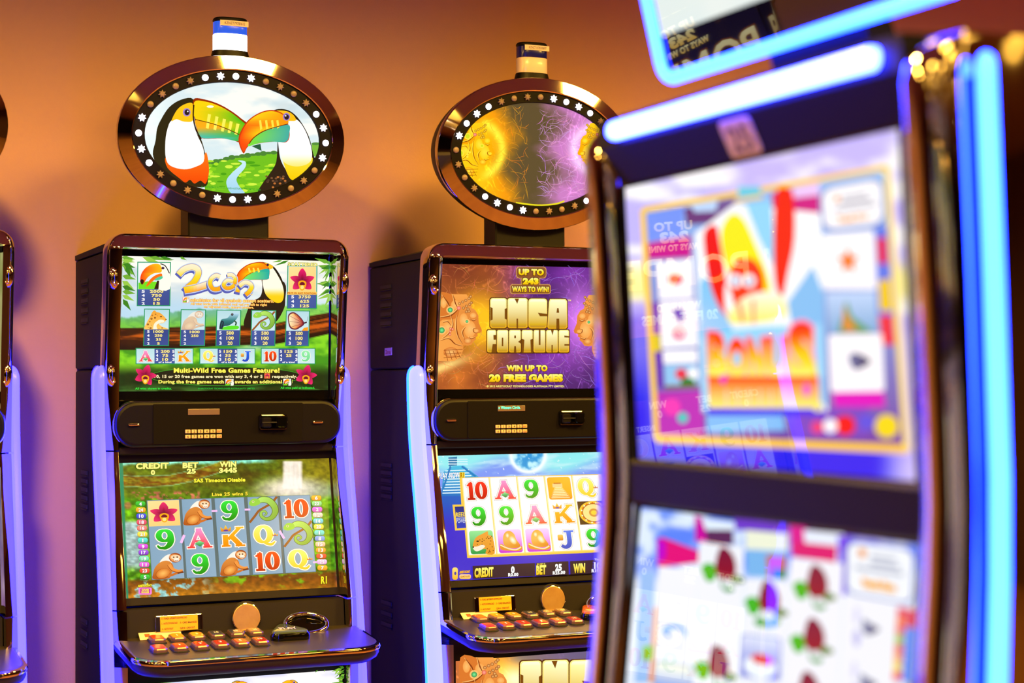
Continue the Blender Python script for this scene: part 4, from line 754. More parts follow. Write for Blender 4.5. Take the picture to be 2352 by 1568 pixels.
def art_inca_lower():
    s = sheet('B', 'lower', (860, 900, 2.3464)); out = []
    def bg(x, y):
        c = mixc((140, 232, 236), (120, 150, 240), sst(350, 450, y+40*np.sin(x/90))); c = mixc(c, (205, 240, 245), sst(.5, .75, fbm(x/150, (y+x*.15)/26, 0))*.6)
        moon = np.hypot(x-828, (y-338)*1.0); c = mixc(c, mixc((40, 150, 215), (190, 240, 250), sst(.3, .7, fbm(x/30, y/26, 1))), sst(90, 80, moon)); c = mixc(c, (240, 252, 255), np.exp(-((moon-92)/13)**2)); c = mixc(c, (245, 250, 255), sst(.93, .97, vnoise(x/4.3, y/4.3, 2))*.9)
        low = mixc((10, 90, 190), (56, 40, 200), sst(560, 760, y)); return mixc(c, low, sst(510, 570, y))
    g = Art(s); g.raster(190, 130, bg); out.append(('picture', g.mesh('game_picture')))
    for ox, sg in ((0, 1), (1270, 1)):
        g = Art(s); X = lambda P: [(ox+x, y+(-6 if ox else 0)) for x, y in P]
        g.poly(X([(360, 560), (372, 430), (420, 400), (480, 395), (560, 456), (600, 560)]), ('v', (60, 190, 225), (10, 110, 190)))
        for i in range(9): g.line(X([(382-i*2, 425+i*15), (510+i*6, 420+i*15)]), 6, (215, 242, 250))
        g.poly(X([(398, 352), (445, 348), (445, 396), (400, 400)]), (20, 120, 170)); g.poly(X([(445, 348), (500, 358), (502, 396), (445, 398)]), (150, 230, 240))
        for i in range(3): g.line(X([(396, 362+i*13), (502, 362+i*13)]), 4, (225, 245, 250))
        g.line(X([(410, 400), (370, 520)]), 10, (10, 120, 190)); g.line(X([(470, 400), (545, 455)]), 10, (10, 120, 190)); out.append(('temple_picture', g.mesh('temple_picture')))
    g = Art(s); g.text('PLAY NOW', 345, 467, 458, 30, W_, .02, [(.04, (20, 60, 140))], 463); g.rr(458, 432, 486, 466, 0, (240, 220, 60)); g.text('R1', 462, 462, 482, 26, (180, 120, 0), .05); out.append(('banner_lettering', g.mesh('play_now')))
    # gold frame, reels
    def ux(v): return np.array((470, 462.))*(1-v)+np.array((508, 884.))*v
    def rx(v): return np.array((1208, 446.))*(1-v)+np.array((1268, 852.))*v
    def pt(u, v): a, b = ux(v), rx(v); return tuple(a*(1-u)+b*u)
    g = Art(s); g.poly([(458, 462), (1225, 442), (1290, 860), (500, 895), (486, 744), (434, 746), (420, 607), (468, 606)], (245, 200, 70)); g.poly([(432, 618), (480, 616), (494, 732), (444, 735)], ('v', (20, 40, 120), (30, 60, 190))); out.append(('reel_frame', g.mesh('reel_frame')))
    g = Art(s); g.text('REEL', 438, 672, 488, 22, (250, 215, 50), .03, y1=669); g.line([(440, 680), (490, 678)], 3, W_); g.text('POWER', 442, 706, 494, 22, (235, 242, 255), .0, y1=704); out.append(('reel_lettering', g.mesh('reel_lettering')))
    rows = [['10r', '9', 'L'], ['A', '9', 'H'], ['9', 'A', 'H'], ['P', 'K', 'J'], ['Q', 'S', '9']]
    D = {'10r': sy_10r, '9': sy_9, 'L': sy_leopard, 'A': sy_A, 'H': sy_helmet, 'P': sy_pyramid, 'K': sy_K, 'J': sy_J, 'Q': sy_Q, 'S': sy_sun}
    g = Art(s); g.poly([pt(0, 0), pt(1, 0), pt(1, 1), pt(0, 1)], (255, 214, 110)); out.append(('reel_backing', g.mesh('reel_backing')))
    for i, syms in enumerate(rows):
        a, b = i/5+.006, (i+1)/5-.006
        g = Art(s); g.patch([pt(a, .005), pt(b, .005), pt(b, .985), pt(a, .985)]); g.rr(0, 0, 1, 1, 0, (252, 246, 246)); g.line([(-.02, 0), (-.02, 1)], .02, (255, 245, 190)); out.append(('reel_strip', g.mesh('reel_strip')))
        for j, n in enumerate(syms):
            g = Art(s); v0, v1 = j/3+.014, (j+1)/3-.014; g.patch([pt(a+.006, v0), pt(b-.006, v0), pt(b-.006, v1), pt(a+.006, v1)]); D[n](g); out.append(('reel_symbol', g.mesh('reel_symbol')))
    g = Art(s)
    g.poly([(525, 938), (862, 922), (862, 992), (528, 1008)], (46, 24, 44)); g.poly([(868, 921), (1042, 912), (1044, 985), (868, 992)], (46, 24, 44)); g.poly([(1050, 912), (1300, 900), (1305, 970), (1052, 984)], (46, 24, 44))
    YW = ('v', (255, 250, 130), (235, 190, 20)); O = [(.05, (30, 12, 20))]
    g.text('CREDIT', 536, 998, 638, 44, YW, .06, O, 990); g.text('BET', 868, 983, 922, 44, YW, .06, O, 979); g.text('BIG BET IS', 872, 934, 916, 9, YW, .03, (), 931); g.text('WIN', 1068, 974, 1132, 44, YW, .06, O, 969)
    g.text('0', 732, 974, 752, 32, W_, .06, O); g.text('R0.00', 717, 994, 772, 16, W_, .05, O, 991); g.text('25', 970, 962, 1006, 32, W_, .06, O, 961); g.text('R25.00', 957, 984, 1024, 16, W_, .05, O, 980); g.text('10', 1180, 952, 1216, 32, W_, .06, O); g.text('R10.00', 1166, 972, 1240, 16, W_, .05, O, 969); g.text('Thank you', 1182, 908, 1260, 10, W_, .03)
    g.rr(416, 946, 446, 1012, 12, ('v', (255, 220, 120), (245, 180, 30))); g.ell(432, 978, 6, 10, (60, 60, 160), 8); g.text('ARISTOCRAT', 454, 978, 512, 12, (250, 180, 40), .07, O, 974); g.rr(454, 982, 516, 1008, 10, ('v', (255, 205, 160), (250, 200, 70))); g.text('GAME RULES', 460, 1000, 510, 9, (190, 120, 30), .04, (), 998)
    out.append(('screen_lettering', g.mesh('game_lettering'))); return out
def art_inca_belly():
    s = sheet('B', 'belly', (960, 1380, 5.345)); out = []
    def bg(x, y):
        f = lambda c: np.clip(np.asarray(c)*1.15+16, 0, 300); X = 640+(x-560)*.62; Y = 560+(y-690)*.62
        c = f(inca_bg(X+60, Y)); c = mixc(c, (100, 110, 120), sst(1000, 1300, x)*sst(820, 700, y)*.7); return mixc(c, (255, 252, 200), np.exp(-(((x-1190)/190)**2+((y-960)/160)**2)))
    g = Art(s); g.raster(110, 80, bg); out.append(('picture', g.mesh('belly_picture')))
    g = Art(s); stone_face(g, lambda x, y: (580+(x-640)*1.5, 690+(y-560)*1.42)); out.append(('face_picture', g.mesh('belly_face')))
    title_letters(out, s, lambda x, y: (1250+(x-1088)*1.68, 735+(y-596)*1.9-(x-1088)*.05), False); return out
# ---------------- column machine (the one next to the wall's left bay), seen mirrored in glass
def art_pompeii_upper():
    s = plain_sheet('upper', 520, 320); out = []
    g = Art(s); g.raster(90, 60, lambda x, y: mixc(mixc((20, 16, 50), (120, 40, 20), sst(120, 320, y)), (245, 150, 40), np.exp(-(((x-260)/150)**2+((y-330)/90)**2))*.8+ridge(x/60, y/60, 1, 14)*.25)); out.append(('picture', g.mesh('column_picture')))
    g = Art(s); YW = ('v', (255, 246, 190), (240, 190, 90)); g.text('UP TO', 200, 40, 320, 22, YW, .05); g.text('243', 215, 72, 305, 26, YW, .07); g.text('WAYS TO WIN!', 180, 96, 340, 16, YW, .05); g.text('POMPEII', 30, 190, 490, 74, YW, .03, [(.04, (120, 50, 10))]); g.text('WIN UP TO', 190, 258, 330, 20, YW, .05); g.text('20 FREE GAMES', 140, 290, 380, 24, YW, .06); out.append(('title_lettering', g.mesh('column_title'))); return out
def art_pompeii_lower():
    s = plain_sheet('lower', 520, 320); out = []
    g = Art(s); g.raster(80, 50, lambda x, y: mixc((60, 40, 110), (150, 60, 60), fbm(x/90, y/60, 1))); out.append(('picture', g.mesh('column_game')))
    g = Art(s); W2 = (255, 240, 210); g.text('CREDIT', 40, 26, 130, 18, W2, .05); g.text('0', 76, 52, 92, 18, W2, .05); g.text('BET', 190, 26, 240, 18, W2, .05); g.text('25', 198, 52, 232, 18, W2, .05); g.text('WIN', 330, 26, 385, 18, W2, .05); g.text('0', 350, 52, 366, 18, W2, .05); g.text('INSERT COINS', 380, 84, 500, 14, W2, .04); out.append(('screen_lettering', g.mesh('column_lettering')))
    D = [[sy_10, sy_A, sy_J], [sy_9, sy_helmet, sy_K], [sy_K, sy_sun, sy_9], [sy_A, sy_J, sy_10], [sy_Q, sy_9, sy_A]]
    for i in range(5):
        g = Art(s); g.rr(34+i*92, 92, 34+i*92+86, 312, 0, (235, 226, 210)); out.append(('reel_strip', g.mesh('reel_strip')))
        for j in range(3): g = Art(s); g.box(38+i*92, 96+j*72, 116+i*92, 164+j*72); D[i][j](g); out.append(('reel_symbol', g.mesh('reel_symbol')))
    return out
def art_plain(p, cols, name):
    s = plain_sheet(p, 520, 320); g = Art(s); g.raster(60, 40, lambda x, y: mixc(mixc(cols[0], cols[1], y/320), cols[2], fbm(x/90, y/70, 1)**2), p == 'oval'); return [('picture', g.mesh(name))]
# ---------------- machine in the foreground
def strip(g, q, wd, c):
    q = q+[q[0]]
    for a, b in zip(q[:-1], q[1:]): g.line([a, b], wd, c)
def art_d_upper():
    s = sheet('D', 'dupper', (1360, 350, 2.036)); out = []
    def bg(x, y):
        c = mixc((255, 252, 255), (196, 184, 255), sst(.4, .65, fbm(x/260, y/90, 0))); c = mixc(c, (250, 238, 150), sst(480, 580, y)*sst(730, 640, y)*np.clip(sst(420, 250, x)+sst(1350, 1480, x), 0, 1)); c = mixc(c, (120, 110, 240), sst(690, 800, y)*sst(800, 300, x)); c = mixc(c, (190, 175, 255), sst(760, 850, y)*sst(1300, 1480, x)*.8)
        return mixc(c, (30, 30, 235), sst(900, 1250, y)*sst(1500, 1300, x)*np.clip(sst(1330, 1380, y)+sst(330, 230, x), 0, 1))
    g = Art(s); g.raster(120, 90, bg); out.append(('picture', g.mesh('foreground_picture')))
    g = Art(s); g.poly([(262, 275), (1400, 76), (1478, 1390), (312, 1338)], ('v', (150, 200, 250), (110, 50, 160))); 
    for P, c in (([(262, 290), (450, 250), (440, 410), (270, 420)], (120, 150, 245)), ([(275, 425), (480, 390), (480, 490), (280, 500)], (205, 20, 140)), ([(450, 262), (620, 235), (610, 330), (460, 340)], (110, 60, 120)), ([(480, 245), (610, 220), (600, 275), (500, 280)], (190, 215, 250)), ([(610, 225), (700, 210), (690, 300), (610, 300)], (120, 90, 150)), ([(860, 190), (960, 170), (960, 290), (870, 300)], (200, 0, 110)), ([(960, 165), (1085, 140), (1085, 290), (965, 290)], (235, 200, 250)), ([(960, 215), (1085, 200), (1085, 290), (965, 290)], (205, 20, 130)), ([(1340, 350), (1410, 340), (1420, 760), (1350, 760)], (90, 120, 230)), ([(1350, 400), (1395, 400), (1400, 520), (1355, 520)], (230, 30, 60)), ([(1355, 600), (1410, 590), (1420, 740), (1360, 740)], (240, 200, 30)), ([(1355, 760), (1420, 760), (1430, 900), (1365, 900)], (235, 50, 70)),
                 ([(280, 700), (335, 700), (345, 1100), (300, 1100)], (110, 60, 180)), ([(290, 850), (330, 850), (335, 930), (295, 930)], (225, 200, 40)), ([(1135, 1120), (1370, 1110), (1380, 1190), (1140, 1190)], (225, 0, 190)), ([(300, 1120), (520, 1110), (530, 1330), (310, 1330)], (190, 50, 180)), ([(940, 1200), (1300, 1190), (1300, 1330), (950, 1330)], (120, 70, 190)), ([(540, 1220), (900, 1220), (910, 1300), (540, 1310)], (130, 190, 245))): g.poly(P, c)
    for x, y, r, c in ((1190, 1275, 48, (240, 10, 20)), (1120, 1278, 34, (250, 245, 250)), (1385, 1280, 56, (245, 215, 20)), (1290, 1260, 40, (90, 80, 220)), (1060, 1285, 30, (235, 60, 120)), (430, 1240, 26, (80, 200, 190)), (380, 1190, 40, (250, 60, 180))): g.ell(x, y, r, r, c)
    out.append(('scenery_picture', g.mesh('foreground_scenery')))
    g = Art(s); strip(g, [(258, 270), (1405, 70), (1482, 1395), (306, 1342)], 26, (252, 205, 60)); g.line([(306, 1338), (1470, 1385)], 38, (252, 200, 50)); g.line([(1405, 80), (1480, 1390)], 30, (255, 225, 120)); g.rr(706, 160, 812, 206, 4, (110, 205, 225)); g.line([(690, 228), (820, 206)], 16, (250, 205, 60)); out.append(('border_picture', g.mesh('foreground_border')))
    g = Art(s); g.poly([(500, 380), (690, 240), (1090, 285), (1110, 1210), (520, 1215)], lambda x, y: mixc((255, 255, 255), (140, 205, 245), sst(520, 800, y)*sst(1150, 950, x))); g.poly([(520, 610), (560, 560), (680, 850), (520, 880)], (130, 200, 245)); g.poly([(1050, 530), (1100, 660), (1105, 1190), (1000, 1100), (930, 700)], (125, 190, 240)); g.poly([(740, 240), (860, 225), (880, 560), (800, 400)], (150, 215, 250))
    g.poly([(545, 372), (600, 340), (618, 420), (640, 560), (660, 760), (620, 740), (575, 640), (550, 500)], (240, 24, 10), 3); g.poly([(885, 190), (925, 165), (965, 200), (968, 400), (935, 560), (905, 680), (872, 600), (870, 380)], (240, 30, 10), 3)
    g.poly([(622, 380), (650, 310), (690, 286), (735, 320), (780, 420), (835, 560), (852, 660), (800, 700), (760, 520), (690, 500), (660, 560), (632, 480)], (246, 236, 20), 3)
    g.poly([(664, 560), (700, 500), (770, 500), (815, 560), (820, 660), (790, 740), (700, 740), (660, 660)], (246, 60, 20), 3); g.poly([(640, 620), (668, 660), (680, 740), (668, 780), (640, 740)], W_, 3); g.poly([(665, 730), (760, 660), (880, 655), (925, 700), (905, 775), (670, 800)], ('v', (255, 250, 235), (255, 240, 110)), 3); g.line([(700, 700), (720, 790)], 16, (250, 110, 90)); g.line([(770, 690), (770, 800)], 14, (250, 130, 110))
    for x in (688, 752): g.ell(x, 600, 30, 32, W_); g.ell(x, 602, 12, 14, (60, 90, 190))
    out.append(('figure_picture', g.mesh('foreground_figure')))
    g = Art(s)
    sh = [(.035, (255, 150, 200))]
    fire = lambda y0, y1: (lambda x, y: mixc(mixc((255, 40, 0), (255, 205, 0), sst(y0, y0+(y1-y0)*.55, y)), (255, 246, 120), sst(y0+(y1-y0)*.55, y1, y)))
    g.poly([(530, 850), (800, 815), (1090, 800), (1100, 1050), (530, 1050)], (150, 215, 250), 0); g.rr(560, 990, 1050, 1060, 10, (255, 240, 80)); g.poly([(1000, 830), (1040, 850), (1060, 1000), (1060, 1060), (950, 1060)], (255, 220, 60), 3)
    for ch, a, b, y, h in (('B', 552, 640, 1040, 185), ('O', 645, 735, 1045, 160), ('N', 735, 830, 1045, 165), ('U', 828, 930, 1045, 170), ('S', 930, 1055, 1050, 235)): g.text(ch, a, y, b, h, fire(y-h, y), .07, sh)
    g.rr(548, 1180, 1090, 1228, 8, (60, 40, 235)); g.poly([(552, 1046), (1070, 1046), (1078, 1195), (556, 1195)], fire(1036, 1190))
    for i in range(6): g.line([(640+i*52, 1110), (640+i*52, 1195)], 9, (255, 215, 190))
    g.ell(1016, 1110, 18, 30, (240, 80, 210)); g.ell(1066, 1190, 20, 20, (255, 240, 90)); g.poly([(610, 1050), (645, 1030), (640, 1060), (628, 1088), (612, 1070)], (240, 30, 200)); out.append(('title_lettering', g.mesh('foreground_title')))
    for q, fn in (([(1098, 385), (1342, 365), (1352, 640), (1104, 640)], 's'), ([(1114, 655), (1346, 650), (1354, 840), (1120, 845)], 'c'), ([(1122, 852), (1372, 846), (1380, 1115), (1130, 1120)], 'h'), ([(326, 515), (484, 500), (490, 680), (332, 688)], 'r'), ([(334, 698), (502, 690), (510, 905), (340, 915)], 'b'), ([(345, 925), (506, 920), (508, 982), (348, 988)], ''), ([(350, 992), (508, 988), (512, 1100), (354, 1105)], 'g')):
        g = Art(s); g.patch(q); g.rr(0, 0, 1, 1, .04, (255, 252, 255))
        if fn == 's':
            P = []
            for i in range(10): a = math.pi*i/5-math.pi/2; r = .24 if i % 2 == 0 else .1; P.append((.48+r*math.cos(a), .5+r*1.1*math.sin(a)))
            g.poly(P, (245, 120, 20))
        if fn == 'c': g.rr(0, 0, 1, 1, .02, ('v', (190, 215, 250), (120, 170, 215))); g.poly([(.4, .2), (.5, .6), (.9, 1), (.2, 1)], (90, 160, 90)); g.poly([(.34, .3), (.42, .6), (.6, .95), (.3, .95)], (225, 140, 60))
        if fn == 'h': g.poly([(.36, .4), (.5, .32), (.78, .48), (.52, .62), (.42, .58)], ('h', (110, 120, 170), (40, 40, 70)), 3)
        if fn == 'r': g.poly([(.3, .4), (.5, .32), (.74, .45), (.6, .62), (.34, .58)], (235, 40, 50), 3)
        if fn == 'b': g.poly([(.34, .2), (.6, .16), (.7, .4), (.5, .45)], (80, 60, 190), 3); g.ell(.5, .7, .18, .14, (235, 70, 130)); g.ell(.52, .68, .08, .06, W_)
        if fn == 'g': g.rr(0, 0, 1, 1, .02, (150, 200, 240)); g.ell(.5, .4, .18, .24, (235, 60, 80)); g.ell(.86, .4, .16, .25, W_); g.ell(.68, .75, .22, .2, (20, 130, 60)); g.rr(0, .85, 1, 1, 0, (140, 100, 60))
        out.append(('symbol_card', g.mesh('symbol_card')))
    g = Art(s); g.patch([(1092, 168), (1390, 112), (1398, 340), (1104, 372)]); g.rr(0, 0, 1, 1, .22, (60, 76, 170)); g.rr(.03, .04, .97, .96, .2, (252, 252, 255))
    for y, a, b in ((.3, .34, .74), (.42, .3, .8), (.54, .2, .88)): g.line([(a, y), (b, y)], .05, (140, 140, 160))
    g.ell(.26, .3, .05, .07, (240, 150, 40)); g.text('Touch Here', .24, .82, .76, .11, (240, 150, 30), .1); out.append(('message_card', g.mesh('message_card'))); return out
def berry(g):
    g.poly([(.06, .6), (.02, .45), (.2, .36), (.36, .5), (.3, .74), (.14, .76)], (60, 180, 20), 3); g.poly([(.6, .6), (.9, .66), (.96, .78), (.7, .8)], (90, 130, 40), 3); g.poly([(.42, .05), (.58, .04), (.74, .25), (.78, .55), (.64, .72), (.42, .7), (.32, .45)], ('v', (120, 20, 60), (150, 10, 40)), 3); g.line([(.48, .72), (.46, .86), (.56, .96)], .06, (110, 170, 120), 3); g.ell(.62, .94, .12, .06, (20, 150, 30))
def art_d_lower():
    s = sheet('D', 'dlower', (1360, 1040, 2.94)); out = []
    def bg(x, y):
        c = mixc((90, 130, 250), (220, 235, 255), sst(.4, .62, fbm(x/170, y/110, 0))); c = mixc(c, (120, 70, 220), sst(1000, 1300, x)*sst(640, 520, y)*.8); return mixc(c, (225, 235, 250), sst(720, 900, y))
    g = Art(s); g.raster(90, 70, bg); out.append(('picture', g.mesh('foreground_game_picture')))
    g = Art(s)
    for P, c in (([(440, 580), (480, 570), (720, 660), (720, 740), (450, 770)], (225, 10, 120)), ([(440, 580), (500, 600), (500, 700), (440, 760)], (190, 0, 200)), ([(695, 420), (760, 440), (790, 600), (700, 600)], (200, 0, 160)), ([(760, 470), (950, 490), (960, 620), (780, 620)], (90, 40, 90)), ([(740, 440), (970, 470), (975, 520), (770, 520)], (220, 235, 250)), ([(960, 440), (1330, 480), (1330, 540), (970, 520)], (110, 60, 200)), ([(1040, 520), (1320, 545), (1320, 660), (1040, 650)], (235, 240, 215)), ([(1040, 655), (1320, 660), (1320, 850), (1050, 830)], (120, 180, 235)), ([(1180, 690), (1310, 700), (1310, 850), (1190, 840)], (200, 90, 70)), ([(1220, 780), (1310, 790), (1310, 850), (1220, 850)], (30, 130, 60)), ([(1340, 480), (1450, 500), (1440, 700), (1350, 690)], (215, 10, 140)), ([(1430, 520), (1700, 545), (1700, 640), (1440, 610)], (225, 235, 250)), ([(1370, 600), (1660, 630), (1650, 740), (1370, 700)], (215, 10, 110)), ([(1660, 560), (1740, 560), (1720, 960), (1690, 960)], (110, 70, 230)), ([(330, 800), (430, 800), (400, 1552), (290, 1552)], (150, 190, 240)), ([(420, 1040), (455, 1040), (430, 1552), (385, 1552)], (240, 150, 60)), ([(345, 1300), (420, 1300), (410, 1400), (340, 1400)], (110, 190, 40))): g.poly(P, c)
    out.append(('scenery_picture', g.mesh('foreground_game_scenery')))
    cols = [([(455, 1010), (715, 790), (715, 790), (480, 780)]), None]
    for a, b, yt0, yt1 in ((455, 715, 765, 790), (728, 1030, 600, 640), (1040, 1322, 850, 880), (1345, 1700, 705, 745), (1705, 2066, 960, 1020)):
        g = Art(s); sk = -.045; g.poly([(a, yt0), (b, yt1), (b+sk*1700, 2500), (a+sk*1700, 2400)], (238, 241, 248)); out.append(('reel_strip', g.mesh('reel_strip')))
    for x, y in ((885, 760), (1180, 985), (1505, 880), (1485, 1240), (840, 1420), (1450, 1600), (1150, 1900), (800, 1780)):
        g = Art(s); g.box(x-150, y-130, x+160, y+180); berry(g); out.append(('reel_symbol', g.mesh('reel_symbol')))
    for x, y in ((1875, 1190), (1860, 1560)):
        g = Art(s); g.poly([(x-40, y-70), (x+10, y-40), (x+75, y), (x+20, y+35), (x-30, y+30)], ('h', (130, 140, 180), (60, 60, 90)), 3); g.ell(x-80, y+60, 26, 60, (190, 190, 235)); g.poly([(x-90, y-150), (x-60, y-130), (x-70, y-40), (x-100, y-60)], (215, 215, 245), 3); out.append(('reel_symbol', g.mesh('reel_symbol')))
    g = Art(s); g.ell(1190, 1140, 90, 40, (90, 170, 90)); g.ell(1200, 1100, 30, 40, (235, 245, 245)); out.append(('reel_symbol', g.mesh('reel_symbol')))
    for q, c in (([(1008, 1215), (1290, 1250), (1280, 1545), (1000, 1510)], 1), ([(430, 1395), (690, 1435), (680, 1640), (420, 1600)], 0), ([(490, 1120), (660, 1150), (640, 1290), (470, 1270)], 2)):
        g = Art(s); g.patch(q)
        if c == 1: g.rr(0, 0, 1, 1, .1, (150, 165, 220)); g.rr(.04, .04, .96, .96, .1, ('v', (225, 232, 250), (90, 100, 215))); g.ell(.5, .72, .4, .26, (240, 248, 252)); g.poly([(.28, .5), (.5, .42), (.8, .5), (.76, .64), (.5, .66), (.34, .6)], (225, 60, 60), 3)
        elif c == 0: g.rr(0, 0, 1, 1, .12, (150, 170, 205)); g.rr(.04, .06, .96, .96, .12, ('v', (245, 246, 220), (110, 150, 240)))
        else: g.ell(.5, .5, .5, .36, (120, 180, 245)); g.ell(.6, .6, .3, .25, (235, 240, 252))
        out.append(('symbol_card', g.mesh('symbol_card')))
    g = Art(s); g.patch([(1722, 588), (2195, 650), (2180, 1030), (1718, 950)]); g.rr(0, 0, 1, 1, .16, (70, 100, 190)); g.rr(.03, .03, .97, .97, .15, (238, 244, 250))
    for y, a, b in ((.24, .36, .72), (.36, .36, .78), (.48, .14, .84)): g.line([(a, y), (b, y)], .07, (170, 180, 200))
    g.ell(.24, .2, .06, .09, (230, 150, 60)); g.text('Touch Here', .24, .8, .74, .12, (240, 180, 20), .12, [(.04, (230, 70, 50))]); out.append(('message_card', g.mesh('message_card')))
    g = Art(s)
    for i, c in enumerate(((225, 60, 90), (240, 120, 60), (230, 90, 70), (150, 200, 60), (230, 90, 60), (240, 160, 60), (240, 215, 40), (235, 60, 50))):
        y = 1040+i*62; g.poly([(2072-i*4, y), (2128-i*4, y+8), (2126-i*4, y+68), (2070-i*4, y+60)], c); g.poly([(2130-i*4, y+10), (2205-i*4, y+20), (2205-i*4, y+80), (2128-i*4, y+70)], (90, 140, 240) if i > 1 else (215, 60, 90))
    out.append(('line_list', g.mesh('line_list'))); return out
def art_d_top():
    s = Sheet([(0, 0), (524, 0), (524, 295), (0, 295)], (0, 0, 1), *PANELS['dtop'])
    g = Art(s); g.raster(50, 30, lambda x, y: mixc(mixc((206, 226, 226), (236, 240, 232), fbm(x/150, y/90, 0)), (12, 10, 50), sst(285, 300, x)*.97)); out = [('picture', g.mesh('header_picture'))]
    g = Art(s); g.rr(185, 180, 230, 285, 6, (110, 190, 225)); g.rr(230, 150, 300, 262, 6, (170, 60, 190)); g.rr(215, 262, 270, 292, 4, (235, 220, 150)); g.ell(262, 250, 26, 22, (240, 190, 170)); out.append(('header_symbol', g.mesh('header_symbol'))); return out
# ------------------------------------------------------------------ the room
WALL_Y = 4.625
def struct(name, material, build, label=None): return tag(part(name, material, None, build), label, kind='structure')
XA, XB, YF = -12, 8, -24
struct('wall_back', 'wall_paint', lambda b: b.box(XA, XB, WALL_Y, WALL_Y+.12, 0, CEIL))
struct('wall_left', 'room_paint', lambda b: b.box(XA-.12, XA, YF, WALL_Y+.12, 0, CEIL))
struct('wall_right', 'room_paint', lambda b: b.box(XB, XB+.12, YF, WALL_Y+.12, 0, CEIL))
struct('wall_front', 'room_paint', lambda b: b.box(XA-.12, XB+.12, YF-.12, YF, 0, CEIL))
struct('floor', 'carpet', lambda b: b.box(XA-.12, XB+.12, YF-.12, WALL_Y+.12, -.1, 0))
struct('ceiling', 'ceiling_paint', lambda b: b.box(XA-.12, XB+.12, YF-.12, WALL_Y+.12, CEIL, CEIL+.1))
def down_ring(b):
    L = []
    for r, z in ((.062, 0), (.085, 0), (.082, -.012), (.066, -.014), (.062, -.002)): L.append([(r*math.cos(2*math.pi*i/20), r*math.sin(2*math.pi*i/20), z) for i in range(20)])
    b.loft(L, True)
def down_glass(b): b.loft([[(r*math.cos(2*math.pi*i/20), r*math.sin(2*math.pi*i/20), z) for i in range(20)] for r, z in ((.063, -.001), (.055, -.006), (.02, -.009))], True, True, True)
for x, y, wt in DOWN+FAR:
    e = empty('ceiling_downlight', (x, y, CEIL)); tag(e, 'small round warm downlight set in the ceiling', 'downlight', 'downlights in the ceiling')
    part('ring', 'lamp_ring', e, down_ring, 'downlight_ring'); part('lens', 'lamp_glass', e, down_glass, 'downlight_lens')
    if wt: lamp_light(x, y, wt)
# ------------------------------------------------------------------ upright slot machine (local: x right, y into the wall, z up)
PZ = [.0, .3, .60, .76, .85, .917, 1.05, 1.20, 1.282, 1.34, 1.479, 1.60, 1.74, 1.80]
PY = [-.13, -.13, -.13, -.128, -.122, -.113, -.08, -.035, -.017, -.018, -.027, -.042, -.059, -.064]
def F(z): return float(np.interp(z, PZ, PY))
XO, XI = .2975, .266
CS = [(0., .055), (0., .006), (.05, -.001), (.2, -.006), (.5, -.014), (.8, -.021), (.94, -.0235), (1., -.019), (1., .06)]
def pillar(b, sx, z0, z1, n=14):
    L = []
    for i in range(n+1):
        z = z0+(z1-z0)*i/n; L.append([(sx*(XO+(XI-XO)*w), F(z)+dy, z) for w, dy in CS])
    b.loft(L, True, True, True, True)
def frame_hood(b, z0=1.284, zt=1.795, zi=1.7586, r=.042):
    """chrome surround of the upper screen: two pillars joined over the top with round corners"""
    Po, Pi = [], []
    for i in range(12): z = z0+(zi-.02-z0)*i/11; Po.append((-XO, z)); Pi.append((-XI, z))
    for i in range(9):
        a = math.radians(180-90*i/8); Po.append((-XO+r+r*math.cos(a), zt-r+r*math.sin(a))); q = .004; Pi.append((-XI+q+q*math.cos(a), zi-q+q*math.sin(a)))
    for i in range(1, 8): x = -XI+.02+(2*XI-.04)*i/8; Po.append((x, zt)); Pi.append((x, zi))
    n = len(Po); full_o = Po[:]; full_i = Pi[:]
    for k in range(20, -1, -1): full_o.append((-Po[k][0], Po[k][1])); full_i.append((-Pi[k][0], Pi[k][1]))
    L = [[(o[0]+(p[0]-o[0])*w, F(o[1]+(p[1]-o[1])*w)+dy, o[1]+(p[1]-o[1])*w) for w, dy in CS] for o, p in zip(full_o, full_i)]
    b.loft(L, True, True, True, True)
def knuckle(b):
    b.dome(I4, .0145, .028, .009, 24, 6, .02)
def knuckle_ring(b): b.torus(I4, .009, .017, .0026, 26, 8)
LEDP = [(1.484, .02), (1.44, .02), (1.36, .016), (1.29, .008), (1.22, -.008), (1.156, -.024), (1.05, -.048), (.945, -.07), (.85, -.088), (.76, -.102), (.6, -.118), (.4, -.125), (.12, -.125)]
def led_path(n=44):
    z = np.r_[1.484, 1.482, 1.478, 1.472, 1.463, np.linspace(1.452, .12, n)]; y = np.interp(z[::-1], [p[0] for p in LEDP][::-1], [p[1] for p in LEDP][::-1])[::-1]
    y = np.convolve(np.r_[y[0], y[0], y, y[-1], y[-1]], np.ones(5)/5, 'valid'); return list(zip(y, z))
def led_section(sx, y, z, d0, d1, t, k=1.):
    P = []
    for i in range(9):
        a = math.pi*i/8; P.append((sx*(XO+.0008+t*math.sin(a)**.7*k), y+(d0+d1)/2+(d0-d1)/2*math.cos(a)*k, z))
    m_, h_ = (d0+d1)/2, (d1-d0)/2*k; return P+[(sx*(XO+.0006), y+m_+h_*.97, z), (sx*(XO+.0006), y+m_-h_*.97, z)]
def lightbar(b, sx, d0, d1, t):
    path = led_path(); L = []
    for i, (y, z) in enumerate(path):
        u = max(0., (z-1.452)/.032); k = math.sqrt(max(.02, 1-u*u))
        L.append(led_section(sx, y, z, d0, d1, t, k))
    b.loft(L, True, True, True, True)
def led_core(b, sx): lightbar(b, sx, -.05, .013, .0185)
def led_rear(b, sx): lightbar(b, sx, .016, .036, .0165)
def led_full(b, sx): lightbar(b, sx, -.05, .036, .0185)
